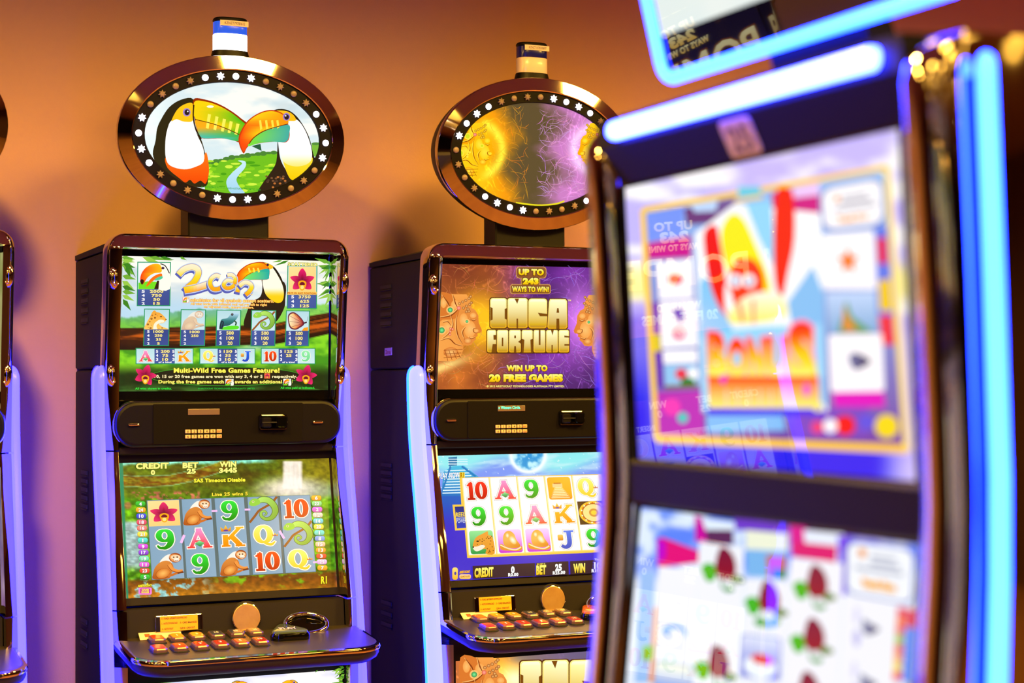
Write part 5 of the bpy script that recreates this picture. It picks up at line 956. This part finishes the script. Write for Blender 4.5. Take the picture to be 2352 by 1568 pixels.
def led_glow(b, sx): lightbar(b, sx, .032, .062, .013)
def led_streak(b, sx): lightbar(b, sx, .012, .034, .0192)
def deck_loop(inset, y_back=-.115, half=.293, yf=-.358, r=.075, n=8):
    P = [(-half+inset, y_back)]; h = half-inset; f = yf+inset; rr_ = max(r-inset*.6, .01)
    for cx, a0 in ((-h+rr_, 180), (h-rr_, 270)):
        for i in range(n+1): a = math.radians(a0+90*i/n); P.append((cx+rr_*math.cos(a), f+rr_+rr_*math.sin(a)))
    return P+[(h, y_back)]
def dz(y): return .852+(y+.115)*.085
def deck_top(b):
    L = [[(x, y, dz(y)+o) for x, y in deck_loop(i)] for i, o in ((.002, -.004), (.006, .0), (.012, .0012))]; b.loft(L, True, False, True)
def deck_trim(b):
    L = [[(x, y, dz(y)+o) for x, y in deck_loop(i)] for i, o in ((.008, .0006), (.001, -.001), (-.001, -.006), (.0, -.011), (.006, -.0125))]; b.loft(L, True, False, False, True)
def deck_body(b):
    L = [[(x, y, dz(y)+o) for x, y in deck_loop(i, y_back=-.1)] for i, o in ((.004, -.0115), (.003, -.022), (.007, -.031), (.017, -.039), (.04, -.0455), (.08, -.050))]
    b.loft(L, True, True, True, True)
def oct_loop(w_, d_, c, z): return [(-w_+c, -d_, z), (w_-c, -d_, z), (w_, -d_+c, z), (w_, d_-c, z), (w_-c, d_, z), (-w_+c, d_, z), (-w_, d_-c, z), (-w_, -d_+c, z)]
def btn_base(b): b.loft([oct_loop(.0185, .029, .006, -.001), oct_loop(.0185, .029, .006, .002), oct_loop(.0170, .027, .006, .0035)], True, True, True)
def btn_rim(b): b.loft([oct_loop(.0162, .0255, .006, .003), oct_loop(.0160, .0250, .006, .009), oct_loop(.0148, .023, .0055, .0115), oct_loop(.0132, .021, .005, .0115)], True, True, True)
def btn_cap(b): b.loft([oct_loop(.0132, .021, .005, .011), oct_loop(.0130, .0207, .005, .0122), oct_loop(.0115, .019, .0045, .0128)], True, True, True)
def tri_loop(s, z, n=8):
    P = []
    for cx, cy, a0 in ((-.03*s, -.022*s, 150), (.03*s, -.022*s, 270), (0, .034*s, 30)):
        r = .016*s
        for i in range(n+1): a = math.radians(a0+120*i/n); P.append((cx+r*math.cos(a), cy+r*math.sin(a)*1.15, z))
    return P
def vent(b):
    """a louvre: dark slot with a lip under it, on the cabinet's left side (sticks out towards -x)"""
    b.add([(.0, -.045, -.006), (.0, .045, -.006), (.0, .045, .007), (.0, -.045, .007), (-.004, -.040, -.0075), (-.004, .036, -.0075), (-.0012, .04, -.0045), (-.0012, -.04, -.0045), (0, -.045, -.0095), (0, .042, -.0095)],
          [(0, 1, 2, 3), (4, 5, 6, 7), (8, 9, 5, 4), (0, 7, 6, 1), (0, 8, 4, 7), (1, 6, 5, 9)])
def vent_hole(b): b.box(-.0022, 0, -.040, .040, -.0045, .0055)
def letters(name, parent, M, items, material='ink'):
    """flat lettering: items = (text, x0, y0, x1, cap height, colour, bold) in metres on the plane of M (x right, z up)"""
    v, f, c = [], [], []
    for s_, x0, z0, x1, h, col, bo in items:
        gv, gf = glyphs(s_, bo); 
        if not len(gv): continue
        a, b_ = gv[:, 0].min(), gv[:, 0].max(); o = len(v)
        if s_ in ('1', 'I', '!'): xm, xw = (x0+x1)/2, (x1-x0)*.25; x0, x1 = xm-xw, xm+xw
        v += [tuple(M @ Vector((x0+(p[0]-a)/(b_-a)*(x1-x0), 0, z0+p[1]/.69*h))) for p in gv]; f += [tuple(i+o for i in q) for q in gf]; c += [(*s2l(col), 1)]*len(gv)
    me = bpy.data.meshes.new(name); me.from_pydata(v, [], f); at = me.color_attributes.new('Col', 'FLOAT_COLOR', 'POINT'); at.data.foreach_set('color', np.array(c, np.float32).ravel()); me.materials.append(MATS[material]); me.update()
    return put(name, me, parent)
def screen(parent, pname, arts, name, material='display'):
    """a display: black glass panel with its lit picture and printed pieces as children"""
    hw, t, bt = PANELS[pname]; root = None
    for n, me in arts:
        me.materials[0] = MATS[material]
        if root is None: root = put(name, me, parent)
        else: put(n, me, root)
    return root
CT = Matrix.Translation
STAR = None
def star_loop(r, y): return [(r*(1 if i % 2 == 0 else .58)*math.cos(math.pi*i/7+math.pi/2), y, r*(1 if i % 2 == 0 else .58)*math.sin(math.pi*i/7+math.pi/2)) for i in range(14)]
def bulb_star(b): b.loft([star_loop(.0098, .002), star_loop(.0098, -.002), star_loop(.006, -.0036)], True, True, True)
def bulb_round(b): b.dome(I4, .0078, .0078, .004, 16, 4, .002)
SCREEN_M = frame_on(-.089, 2.1625, -.061, 1.8985)           # plane of the oval sign
def ell_ring(b, secs, n=72, M=SCREEN_M):
    b.loft([[M @ Vector((rx*math.cos(2*math.pi*i/n), y, rz*math.sin(2*math.pi*i/n))) for i in range(n)] for rx, rz, y in secs], True, False, False, True)
def topper(root, arts, lit, beacon_on, code):
    t = put('oval_sign', shared('oval_sign_body', 'plastic_black', lambda b: b.loft([[SCREEN_M @ Vector((rx*math.cos(2*math.pi*i/72), y, rz*math.sin(2*math.pi*i/72))) for i in range(72)] for rx, rz, y in ((.20, .13, .095), (.262, .18, .085), (.272, .189, .05), (.274, .19, .012), (.23, .145, .010))], True, True, True, True)), root)
    part('chrome_rim', 'chrome', t, lambda b: ell_ring(b, [(.272, .189, .020), (.2795, .1965, .012), (.2795, .1965, -.0045), (.2782, .1952, -.0062), (.2475, .1645, -.0130), (.2450, .1620, -.0115), (.2430, .1600, .004)]))
    part('lamp_ring', 'plastic_black', t, lambda b: ell_ring(b, [(.2445, .1615, .004), (.2440, .161, -.0075), (.2165, .134, -.008), (.2148, .1323, -.006), (.2145, .132, .003)]), 'sign_lamp_ring')
    pic = screen(root, 'oval', arts, 'oval_display'); pic.parent = root
    # 32 lamps spaced evenly along the ring
    a_, b_ = .2298, .1472; aa = np.linspace(0, 2*np.pi, 2001); ds = np.hypot(a_*np.sin(aa), b_*np.cos(aa)); cum = np.r_[0, np.cumsum((ds[1:]+ds[:-1])/2)]; 
    for i in range(32):
        q = (cum[-1]*(.25-i/32)) % cum[-1]; an = float(np.interp(q, cum, aa)); on = (i % 8) in lit; rnd = i % 2 == 0
        put('lamp', shared('bulb_round' if rnd else 'bulb_star', 'bulb_on' if on else 'bulb_off', bulb_round if rnd else bulb_star), t, SCREEN_M @ CT((a_*math.cos(an), -.0095, b_*math.sin(an))))
    part('neck', 'plastic_black', root, lambda b: b.box(-.1, .1, -.035, .045, 1.775, 1.89, .004), 'sign_neck')
    # beacon on the sign
    cxm = CT((0, -.045, 2.232))
    def tube(r0, r1, z0, z1, bev=.0): return lambda b: b.loft([[cxm @ Vector((r*(abs(math.cos(q))**.75)*math.copysign(1, math.cos(q)), r*.62*(abs(math.sin(q))**.75)*math.copysign(1, math.sin(q)), z)) for q in [2*math.pi*i/40 for i in range(40)]] for r, z in ((r0-bev, z0), (r0, z0+bev), (r1, z1-bev), (r1-bev, z1))], True, True, True, True)
    bc = put('beacon', shared('beacon_base', 'plastic_black', tube(.049, .043, -.012, .012)), root)
    put('beacon_lens', shared('beacon_white', 'beacon_white_on' if beacon_on else 'beacon_white_off', tube(.0415, .0415, .012, .052, .001)), bc)
    put('beacon_lens', shared('beacon_blue', 'beacon_blue_on' if beacon_on else 'beacon_blue_off', tube(.041, .041, .0525, .082, .001)), bc)
    put('beacon_cap', shared('beacon_cap', 'plastic_black', tube(.0422, .041, .0825, .092, .0025)), bc)
    lab = put('beacon_label', shared('beacon_label', 'label_paper', lambda b: b.loft([[cxm @ Vector((x, -.0265-.0004+abs(x-.004)**2*1.2, z)) for x in np.linspace(-.031, .039, 9)] for z in (.070, .0835)], False)), bc)
    letters('label_lettering', bc, cxm @ CT((0, -.0274, 0)), [(code, -.02, .0738, .03, .0062, (60, 40, 40), .0)])
def machine(name, label, group, x, arts, lit, beacon_on, code, bar='lilac', sticker=None, y=4.2, turn=0.):
    R = empty(name, (x, y, 0), math.radians(turn)); tag(R, label, 'slot machine', group)
    body = part('cabinet', 'cabinet_black', R, lambda b: b.box(-.287, .287, .012, .41, .0, 1.474, .004), 'cabinet_lower')
    part('upper_cabinet', 'cabinet_black', R, lambda b: b.box(-.2875, .2875, .012, .41, 1.4775, 1.757, .004), 'cabinet_upper')
    part('lid', 'cabinet_black', R, lambda b: b.loft([[(-.2885, -.01, 1.759), (.2885, -.01, 1.759), (.2885, .412, 1.759), (-.2885, .412, 1.759)], [(-.2885, -.01, 1.775), (.2885, -.01, 1.775), (.2885, .412, 1.771), (-.2885, .412, 1.771)], [(-.275, .0, 1.781), (.275, .0, 1.781), (.275, .40, 1.776), (-.275, .40, 1.776)]], True, True, True), 'cabinet_lid')
    part('hood', 'plastic_black', R, lambda b: b.loft([[(-.283, -.03, 1.775), (.283, -.03, 1.775), (.26, .10, 1.777), (-.26, .10, 1.777)], [(-.272, -.03, 1.791), (.272, -.03, 1.791), (.24, .03, 1.791), (-.24, .03, 1.791)]], True, True, True), 'cabinet_hood')
    part('lower_body', 'plastic_black', R, lambda b: b.box(-.266, .266, -.105, .02, .02, .80, .004), 'cabinet_belly')
    for zs in ([1.697-.0245*i for i in range(5)], [1.216-.021*i for i in range(5)], [.845-.029*i for i in range(3)]):
        for z in zs:
            vo = put('vent_louvre', shared('vent', 'cabinet_black', vent), body, CT((-.2878, .278, z)))
            put('vent_slot', shared('vent_hole', 'hole_black', vent_hole), vo, CT((0, 0, .001)))
    part('screen_surround', 'chrome', R, frame_hood, 'frame_hood')
    for sx in (-1, 1):
        part('side_trim', 'chrome', R, lambda b: pillar(b, sx, .9195, 1.2805), 'trim_mid%d' % sx); part('side_trim', 'chrome', R, lambda b: pillar(b, sx, .842, .9165, 4), 'trim_low%d' % sx); part('side_trim', 'chrome_soft', R, lambda b: pillar(b, sx, .05, .79, 6), 'trim_foot%d' % sx)
        for z in (1.690, 1.462):
            k = put('chrome_knuckle', shared('knuckle', 'chrome', knuckle), R, CT((sx*.2815, F(z)-.010, z))); put('knuckle_ring', shared('knuckle_ring', 'chrome', knuckle_ring), k, CT((sx*-.003, -.006, 0)))
        if bar == 'none': pass
        elif bar == 'lilac':
            lb = part('light_bar', 'lightbar_lilac', R, lambda b: led_core(b, sx), 'led_core%d' % sx); part('light_bar_rear', 'lightbar_lilac', lb, lambda b: led_rear(b, sx), 'led_rear%d' % sx); part('light_bar_edge', 'lightbar_lilac_glow', lb, lambda b: led_glow(b, sx), 'led_glow%d' % sx)  # the blue edge strip stands for the bar's glow on the cabinet
        else:
            lb = part('light_bar', 'lightbar_white', R, lambda b: led_full(b, sx), 'led_full%d' % sx); part('light_bar_edge', 'lightbar_cyan', lb, lambda b: led_streak(b, sx), 'led_streak%d' % sx)
    # black glass behind the displays
    MU = frame_on(-.012, 1.7445, 0, 1.4225); ML = frame_on(-.006, 1.2525, -.07, .939)
    part('screen_glass', 'gloss_black', R, lambda b: slab(b, [(-.27, -.185), (.27, -.185), (.27, .176), (-.27, .176)], 0, .02, .001, MU), 'glass_upper')
    part('screen_glass', 'panel_black', R, lambda b: slab(b, [(-.27, -.178), (.27, -.178), (.27, .187), (-.27, .187)], 0, .02, .001, ML), 'glass_lower')
    dm = 'display_strong' if arts.get('strong') else 'display'; screen(R, 'upper', arts['upper'], 'upper_display', dm); screen(R, 'lower', arts['lower'], 'lower_display', 'display_mid' if arts.get('strong') else 'display'); screen(R, 'belly', arts['belly'], 'belly_display')
    # card reader unit between the screens
    mid = part('reader_panel', 'plastic_black', R, lambda b: slab(b, rrect(-.277, .277, 1.2925, 1.397, .046, 8), -.058, .01, .007), 'reader_panel')
    part('reader_rim', 'chrome', R, lambda b: b.loft([[(x*(1+d/.277), y, 1.3448+(z-1.3448)*(1+d/.052)) for x, z in rrect(-.277, .277, 1.2925, 1.397, .046, 8)] for d, y in ((.0, -.046), (.0022, -.046), (.0028, -.043), (.0028, .0), (.0, .0))], True), 'reader_rim')
    part('reader_plate', 'reader_black', mid, lambda b: slab(b, rrect(-.19, .178, 1.297, 1.3925, .003, 2), -.0605, -.05, .001), 'reader_plate')
    lcd = part('text_display', 'screen_off', mid, lambda b: slab(b, rrect(-.107, -.030, 1.3655, 1.380, .0006, 2), -.0622, -.058, .0006), 'reader_lcd')
    if beacon_on is False and code.startswith('KZNZT107'):
        MATS.get('lcd_text') or mat('lcd_text', (60, 255, 220), .4, emit=(.1, .9, .7), estr=1.1, sample=False)
        o = letters('display_lettering', mid, CT((0, -.0627, 0)), [('n Winners Circle.', -.1055, 1.3715, -.044, .0072, (60, 255, 220), .03)]); o.data.materials[0] = MATS['lcd_text']
    for r_ in range(2):
        for c_ in range(6):
            kx, kz = -.1075+c_*.0152, 1.3265-r_*.0122
            k = put('key', shared('reader_key', 'keys_cream', lambda b: slab(b, rrect(-.0062, .0062, -.0043, .0043, .001, 2), -.0035, .001, .0008)), mid, CT((kx, -.0605, kz)))
            s_ = (('1', '2', '3', '4', '5', 'ENT'), ('6', '7', '8', '9', '0', 'CLR'))[r_][c_]
            letters('key_lettering', k, CT((0, -.0037, 0)), [(s_, -.0018 if len(s_) == 1 else -.005, -.0026, .0018 if len(s_) == 1 else .005, .0052 if len(s_) == 1 else .004, (40, 30, 30) if len(s_) == 1 else (235, 60, 20), .03)])
    cs = part('card_slot', 'gloss_black', mid, lambda b: slab(b, rrect(.066, .137, 1.327, 1.365, .005, 3), -.068, -.058, .003), 'card_slot_plate')
    part('slot_jaw', 'plastic_black', cs, lambda b: b.box(.0705, .095, -.078, -.066, 1.333, 1.358, .003), 'slot_jaw_a'); part('slot_jaw', 'gloss_black', cs, lambda b: b.box(.105, .134, -.082, -.066, 1.332, 1.362, .004), 'slot_jaw_b'); part('slot_mouth', 'hole_black', cs, lambda b: b.box(.071, .134, -.0795, -.07, 1.3445, 1.3475), 'slot_mouth')
    for hx in (-.2355, .216): put('handle', shared('reader_handle', 'chrome', lambda b: slab(b, rrect(-.0135, .0135, -.0032, .0032, .003, 4), -.006, .002, .0025)), mid, CT((hx, -.058, 1.3445)))
    part('reader_sill', 'panel_black', R, lambda b: b.box(-.266, .266, -.03, .02, 1.272, 1.291, .003), 'reader_sill')
    # lower fascia, with label, coin disc and cup
    fas = part('fascia', 'panel_black', R, lambda b: b.loft([[(-.264, -.122, .838), (.264, -.122, .838), (.264, -.05, .838), (-.264, -.05, .838)], [(-.264, -.112, .9155), (.264, -.112, .9155), (.264, -.05, .9155), (-.264, -.05, .9155)]], True, True, True), 'fascia')
    MF = frame_on(-.112, .9155, -.122, .838)
    lp = part('label_holder', 'chrome', fas, lambda b: slab(b, rrect(-.199, -.086, -.0155, .0235, .003, 3), -.006, .001, .002, MF), 'label_holder')
    part('instruction_label', 'label_yellow', lp, lambda b: slab(b, rrect(-.187, -.0985, -.013, .0225, .001, 2), -.0075, -.005, .0004, MF), 'instruction_label')
    KB = (40, 26, 10); letters('label_lettering', lp, MF @ CT((0, -.0079, 0)), [('0 - FUNDS & POINTS DOWNLOAD', -.184, .0145, -.124, .0043, KB, .02), ('1 - AUTO DOWNLOAD', -.184, .003, -.147, .0043, KB, .02), ('3 - CARD BALANCES', -.141, .003, -.1015, .0043, KB, .02), ('4 - AUTO PLAY', -.184, -.0095, -.157, .0043, KB, .02), ('CLR+0 - CASH OUT', -.141, -.0095, -.106, .0043, KB, .02)])
    cd = part('coin_disc', 'disc_metal', fas, lambda b: slab(b, [(.019+.0335*math.cos(2*math.pi*i/36), .007+.0335*math.sin(2*math.pi*i/36)) for i in range(36)], -.0085, .002, .0015, MF), 'coin_disc'); part('disc_rim', 'chrome', cd, lambda b: b.torus(MF @ CT((.019, -.006, .007)), .0335, .0335, .0018, 40, 8), 'coin_rim'); part('disc_recess', 'hole_black', cd, lambda b: b.dome(MF @ CT((.0205, .0006, .0095)), .0395, .0375, .002, 32, 3, .003), 'coin_recess'); part('coin_lip', 'chrome', cd, lambda b: b.dome(MF @ CT((.019, -.01, -.026)), .02, .006, .006, 18, 4, .004), 'coin_lip')
    MC = Matrix.Translation((.158, -.148, .8655)) @ Matrix.Rotation(math.radians(-50), 4, 'X')
    cup = part('cup_ring', 'chrome', R, lambda b: b.torus(MC, .0515, .031, .0062, 48, 10), 'cup_ring'); part('cup_well', 'gloss_black', cup, lambda b: b.dome(MC @ CT((0, .004, 0)), .05, .03, .002, 32, 3, .012), 'cup_well')
    # button deck
    dk = part('deck', 'deck_black', R, deck_body, 'deck_body'); part('deck_top', 'deck_metal', dk, deck_top, 'deck_top'); part('deck_trim', 'chrome', dk, deck_trim, 'deck_trim')
    tilt = Matrix.Rotation(math.atan(.085), 4, 'X')
    bt = [(-.205+.0467*i, -.168+.0035*i*.5, c, n) for i, (c, n) in enumerate((((205, 70, 20), ''), ((200, 130, 20), '1'), ((200, 150, 40), '5'), ((60, 60, 80), '10'), ((56, 60, 84), '20'), ((86, 84, 92), '25')))]
    bt += [(-.222+.0472*i, -.262+.003*i*.5, c, n) for i, (c, n) in enumerate((((170, 30, 60), ''), ((190, 50, 16), '1'), ((175, 40, 16), '2'), ((165, 28, 16), '3'), ((160, 24, 16), '5'), ((150, 20, 14), '10')))]
    for bx, by, c, n in bt:
        cm = 'button_%d_%d_%d' % c; mat(cm, c, .18, coat=.4, emit=tuple(s2l(c)), estr=.05, sample=False); M = CT((bx, by, dz(by)+.0005)) @ tilt
        k = put('button', shared('btn_base', 'hole_black', btn_base), dk, M); put('button_rim', shared('btn_rim', 'rim_rose', btn_rim), k); put('button_cap', shared('btn_cap', cm, btn_cap), k)
        if n: letters('button_lettering', k, CT((0, 0, .0131)) @ Matrix.Rotation(math.radians(-90), 4, 'X'), [(n, -.0021*len(n)-.0008, -.006, .0021*len(n)+.0008, .012, (255, 235, 215), .03)])
    pm = CT((.094, -.205, dz(-.205))) @ tilt
    pb = put('play_button', shared('play_base', 'gloss_black', lambda b: b.loft([tri_loop(1.02, -.001), tri_loop(1.04, .012), tri_loop(.98, .018), tri_loop(.9, .018)], True, True, True, True)), dk, pm)
    pc = 'play_cap_orange' if bar != 'lilac' else 'play_cap_green'; mat('play_cap_orange', (190, 90, 30), .2, coat=.4); mat('play_cap_green', (70, 84, 66), .2, coat=.4)
    put('button_cap', shared('play_cap', pc, lambda b: b.loft([tri_loop(.94, .0175), tri_loop(.92, .021), tri_loop(.84, .0228)], True, True, True, True)), pb)
    if bar == 'lilac': letters('button_lettering', pb, CT((0, -.002, .0232)) @ Matrix.Rotation(math.radians(-90), 4, 'X'), [('PLAY', -.021, -.012, .021, .02, (205, 195, 180), .03)])
    topper(R, arts['oval'], lit, beacon_on, code)
    if sticker:
        ms = Matrix.Translation((-.2882, .26, 1.523)) @ Matrix.Rotation(math.radians(-90), 4, 'Z')
        part('sticker', 'label_paper', R, lambda b: slab(b, [(-.028, -.011), (.028, -.009), (.028, .011), (-.027, .010)], -.0006, .0003, .0002, ms), 'side_sticker'); letters('sticker_lettering', R, ms @ CT((0, -.001, 0)), [(sticker, -.02, -.006, .02, .011, (170, 30, 60), .02)])
    return R
ROW, X0, PITCH_M = 'upright slot machines along the painted wall', 1.1106, .8056
machine('slot_machine', 'upright slot machine with two toucans on its oval sign', ROW, X0, dict(oval=art_toucan_oval(), upper=art_toucan_upper(), lower=art_toucan_lower(), belly=art_toucan_belly()), (6, 7, 0, 1), True, 'KZNZT7978/612')
machine('slot_machine', 'upright slot machine with two golden stone faces on its oval sign', ROW, X0+PITCH_M, dict(oval=art_inca_oval(), upper=art_inca_upper(), lower=art_inca_lower(), belly=art_inca_belly()), (1, 2, 3, 4), False, 'KZNZT10703/0697', 'white', '2ns')
POMP = dict(oval=art_plain('oval', ((40, 30, 90), (160, 60, 30), (255, 180, 60)), 'column_oval'), strong=False, upper=art_pompeii_upper(), lower=art_pompeii_lower(), belly=art_plain('belly', ((60, 30, 50), (150, 60, 30), (240, 160, 60)), 'column_belly'))
PLAIN = dict(oval=art_plain('oval', ((60, 40, 120), (30, 90, 150), (240, 200, 90)), 'plain_oval'), upper=art_plain('upper', ((120, 140, 60), (200, 190, 120), (250, 240, 190)), 'plain_upper'), lower=art_plain('lower', ((60, 90, 150), (110, 60, 140), (230, 220, 240)), 'plain_lower'), belly=art_plain('belly', ((120, 140, 60), (160, 120, 60), (240, 230, 180)), 'plain_belly'))
machine('slot_machine', 'upright slot machine on the other side of the toucan machine from the stone-face one', ROW, X0-PITCH_M, PLAIN, (0, 1, 2, 3), False, 'KZNZT7977/611')
again = lambda arts: {k: (v if k == 'strong' else [(n, me.copy()) for n, me in v]) for k, v in arts.items()}
machine('slot_machine', 'upright slot machine titled in tall pale letters, seen mirrored in black screen glass', ROW, X0-2*PITCH_M, dict(again(POMP), strong=True), (2, 3, 4, 5), False, 'KZNZT7976/610')
# unseen row across the aisle, added to give the chrome something to reflect
ACROSS = 'added slot machines across the aisle'
for i, yy in enumerate((.35, -.46, -1.27, -2.08, -2.89)):
    machine('slot_machine', 'unseen upright slot machine across the aisle, added for reflections in the chrome', ACROSS, -2.0, again(PLAIN if i % 2 else POMP), (0, 1, 2, 3), False, 'KZNZT79%d/6%d' % (60+i, 20+i), 'none', y=yy, turn=90)
# slips of paper lying on the decks
def slip(x, label):
    o = part('paper_slip', 'label_paper', None, lambda b: b.loft([[(-.05, -.016, .0), (.046, -.016, .0), (.052, .016, .0), (-.048, .016, .0)], [(-.05, -.016, .0007), (.046, -.016, .0007), (.052, .016, .0007), (-.048, .016, .0007)]], True, True, True), 'paper_slip')
    o.location = (x-.189, 4.2-.1315, dz(-.1315)+.0068); o.rotation_euler = (math.radians(24), 0, 0); tag(o, label, 'paper slip', 'paper slips behind the deck buttons')
    v = put('slip_print', shared('slip_print', 'slip_red', lambda b: b.box(-.036, -.024, -.006, .008, .0007, .0009)), o); return o
mat('slip_red', (225, 90, 60), .5)
slip(X0, 'white paper slip behind the deck buttons of the toucan machine'); slip(X0+PITCH_M, 'white paper slip behind the deck buttons of the stone-face machine')
# ------------------------------------------------------------------ tall machine with a header screen, turned ninety degrees, facing the aisle
def big_machine():
    R = empty('video_slot_machine', (.95, 1.516, 0), math.radians(-90)); tag(R, 'tall black video slot machine edged with glowing cyan bars, tilted header screen on top', 'slot machine')
    def FD(z): return float(np.interp(z, [0, .8, .99, 1.12, 1.30, 1.36, 1.55, 1.70, 1.76], [-.09, -.075, -.05, -.032, -.018, -.017, -.026, -.036, -.03]))
    part('cabinet', 'side_panel', R, lambda b: b.box(-.325, .325, .03, .62, .0, 1.725, .006), 'big_cabinet')
    part('bezel', 'plastic_black', R, lambda b: b.loft([[(-.275, .01+min(0, FD(z)+.017), z), (.275, .01+min(0, FD(z)+.017), z), (.275, .05, z), (-.275, .05, z)] for z in (.05, .6, .9, .985)], True, True, True), 'big_belly')
    MU = frame_on(-.0160, 1.6665, 0, 1.359); ML = frame_on(.003, 1.303, -.03, .99)
    part('screen_glass', 'gloss_black', R, lambda b: slab(b, [(-.275, -.1835), (.275, -.1835), (.275, .158), (-.275, .158)], 0, .03, .001, MU), 'big_glass_upper')
    part('screen_glass', 'gloss_black', R, lambda b: slab(b, [(-.275, -.17), (.275, -.17), (.275, .162), (-.275, .162)], 0, .03, .001, ML), 'big_glass_lower')
    part('screen_divider', 'plastic_black', R, lambda b: b.box(-.275, .275, -.006, .03, 1.306, 1.3565, .004), 'big_divider')
    screen(R, 'dupper', art_d_upper(), 'upper_display', 'display_glass'); screen(R, 'dlower', art_d_lower(), 'lower_display', 'display_glass')
    # sloping visor over the upper screen with the light bar on its edge
    part('visor', 'visor_black', R, lambda b: b.loft([[(-.275, -.012, 1.668), (.275, -.012, 1.668), (.275, .05, 1.668), (-.275, .05, 1.668)], [(-.29, -.034, 1.712), (.285, -.034, 1.712), (.285, .05, 1.712), (-.29, .05, 1.712)], [(-.29, -.034, 1.745), (.285, -.034, 1.745), (.285, .05, 1.748), (-.29, .05, 1.748)]], True, True, True), 'big_visor')
    def cap_bar(b):
        P = rrect(-.250, .256, -.0104, .0104, .0102, 6)
        slab(b, P, -.012, .004, .006, CT((.0, -.034, 1.7285)))
    part('light_bar', 'lightbar_hot', R, cap_bar, 'big_top_bar')
    st = part('sticker', 'label_paper', R, lambda b: slab(b, rrect(-.0285, .0285, -.019, .021, .006, 4), -.0012, .0006, .0004, frame_on(-.034, 1.712, -.012, 1.668) @ CT((.006, 0, .0))), 'big_sticker')
    letters('sticker_lettering', st, frame_on(-.034, 1.712, -.012, 1.668) @ CT((.006, -.0016, 0)), [('25', -.018, -.013, .020, .026, (84, 64, 104), .015)])
    # chrome pillars: half-round, following the screens, with domed tops
    def pil(b, sx):
        L = []
        for z in list(np.linspace(.2, 1.70, 26))+[1.715, 1.727, 1.735, 1.739]:
            k = 1. if z <= 1.70 else math.sqrt(max(0., 1-((z-1.70)/.0395)**2)); y0 = FD(min(z, 1.7))
            P = []
            for i in range(13):
                a = math.pi*i/12; P.append((sx*(.303-.033*math.cos(a)), y0+.03-(.034*math.sin(a)**.8)*k*1.0, z))
            P += [(sx*.336, .06, z), (sx*.270, .06, z)]; L.append(P)
        b.loft(L, True, True, True, True)
    for sx in (-1, 1):
        part('chrome_pillar', 'chrome', R, lambda b: pil(b, sx), 'big_pillar%d' % sx)
        def bar(b):
            n = 12; zs = [1.719, 1.716, 1.708]+list(np.linspace(1.69, .15, 20)); ks = [.3, .75, .95]+[1]*20
            b.loft([[(sx*(.3515+.0062*math.cos(2*math.pi*i/n)*k), FD(min(z, 1.7))*.55+.022+.009*math.sin(2*math.pi*i/n)*k, z) for i in range(n)] for z, k in zip(zs, ks)], True, True, True, True)
        lb = part('light_bar', 'lightbar_bright', R, bar, 'big_side_bar%d' % sx)
        part('light_bar_reflection', 'lightbar_reflection', lb, lambda b: b.loft([[(sx*.3355, FD(z)*.55+.012, z), (sx*.3455, FD(z)*.55+.016, z), (sx*.3455, FD(z)*.55+.03, z), (sx*.3355, FD(z)*.55+.03, z)] for z in np.linspace(1.70, .15, 16)], True, True, True), 'big_bar_reflection%d' % sx)  # no lamp: the bar's blue reflection put in as a glowing strip
    # neck and header screen
    part('neck', 'plastic_black', R, lambda b: b.loft([[(-.10, .10, 1.72), (.085, .10, 1.72), (.085, .135, 1.72), (-.10, .135, 1.72)], [(-.09, .055, 1.86), (.075, .055, 1.86), (.075, .09, 1.86), (-.09, .09, 1.86)]], True, True, True), 'big_neck')
    MH = frame_on(-.0394, 2.16, .05, 1.788)
    HH = .5*math.hypot(.0894, 2.16-1.788)
    h = part('header_body', 'cabinet_black', R, lambda b: slab(b, rrect(-.276, .276, -HH+.008, HH-.008, .02, 5), .004, .024, .005, MH), 'header_body')
    part('header_glass', 'gloss_black', h, lambda b: slab(b, rrect(-.27, .27, -HH+.014, HH-.014, .012, 4), .0015, .008, .0012, MH), 'header_glass')
    def hbar(b):
        P = rrect(-.277, .277, -HH+.009, HH-.009, .022, 6); n = len(P); m = 8; L = []
        for i in range(n):
            x, z = P[i]; x0, z0 = P[i-1]; x1, z1 = P[(i+1) % n]; t = Vector((x1-x0, 0, z1-z0)).normalized(); nn = Vector((t.z, 0, -t.x))
            L.append([MH @ (Vector((x, 0, z))+nn*.0074*math.cos(2*math.pi*j/m)+Vector((0, -.0074*math.sin(2*math.pi*j/m), 0))) for j in range(m)])
        L.append(L[0]); b.loft(L, True, smooth=True)
    part('light_bar', 'lightbar_bright', h, hbar, 'header_bar')
    for i, (n, me) in enumerate(art_d_top()):
        me.materials[0] = MATS['display_glass']; o = put('header_display' if i == 0 else n, me, h)
    return R
big_machine()
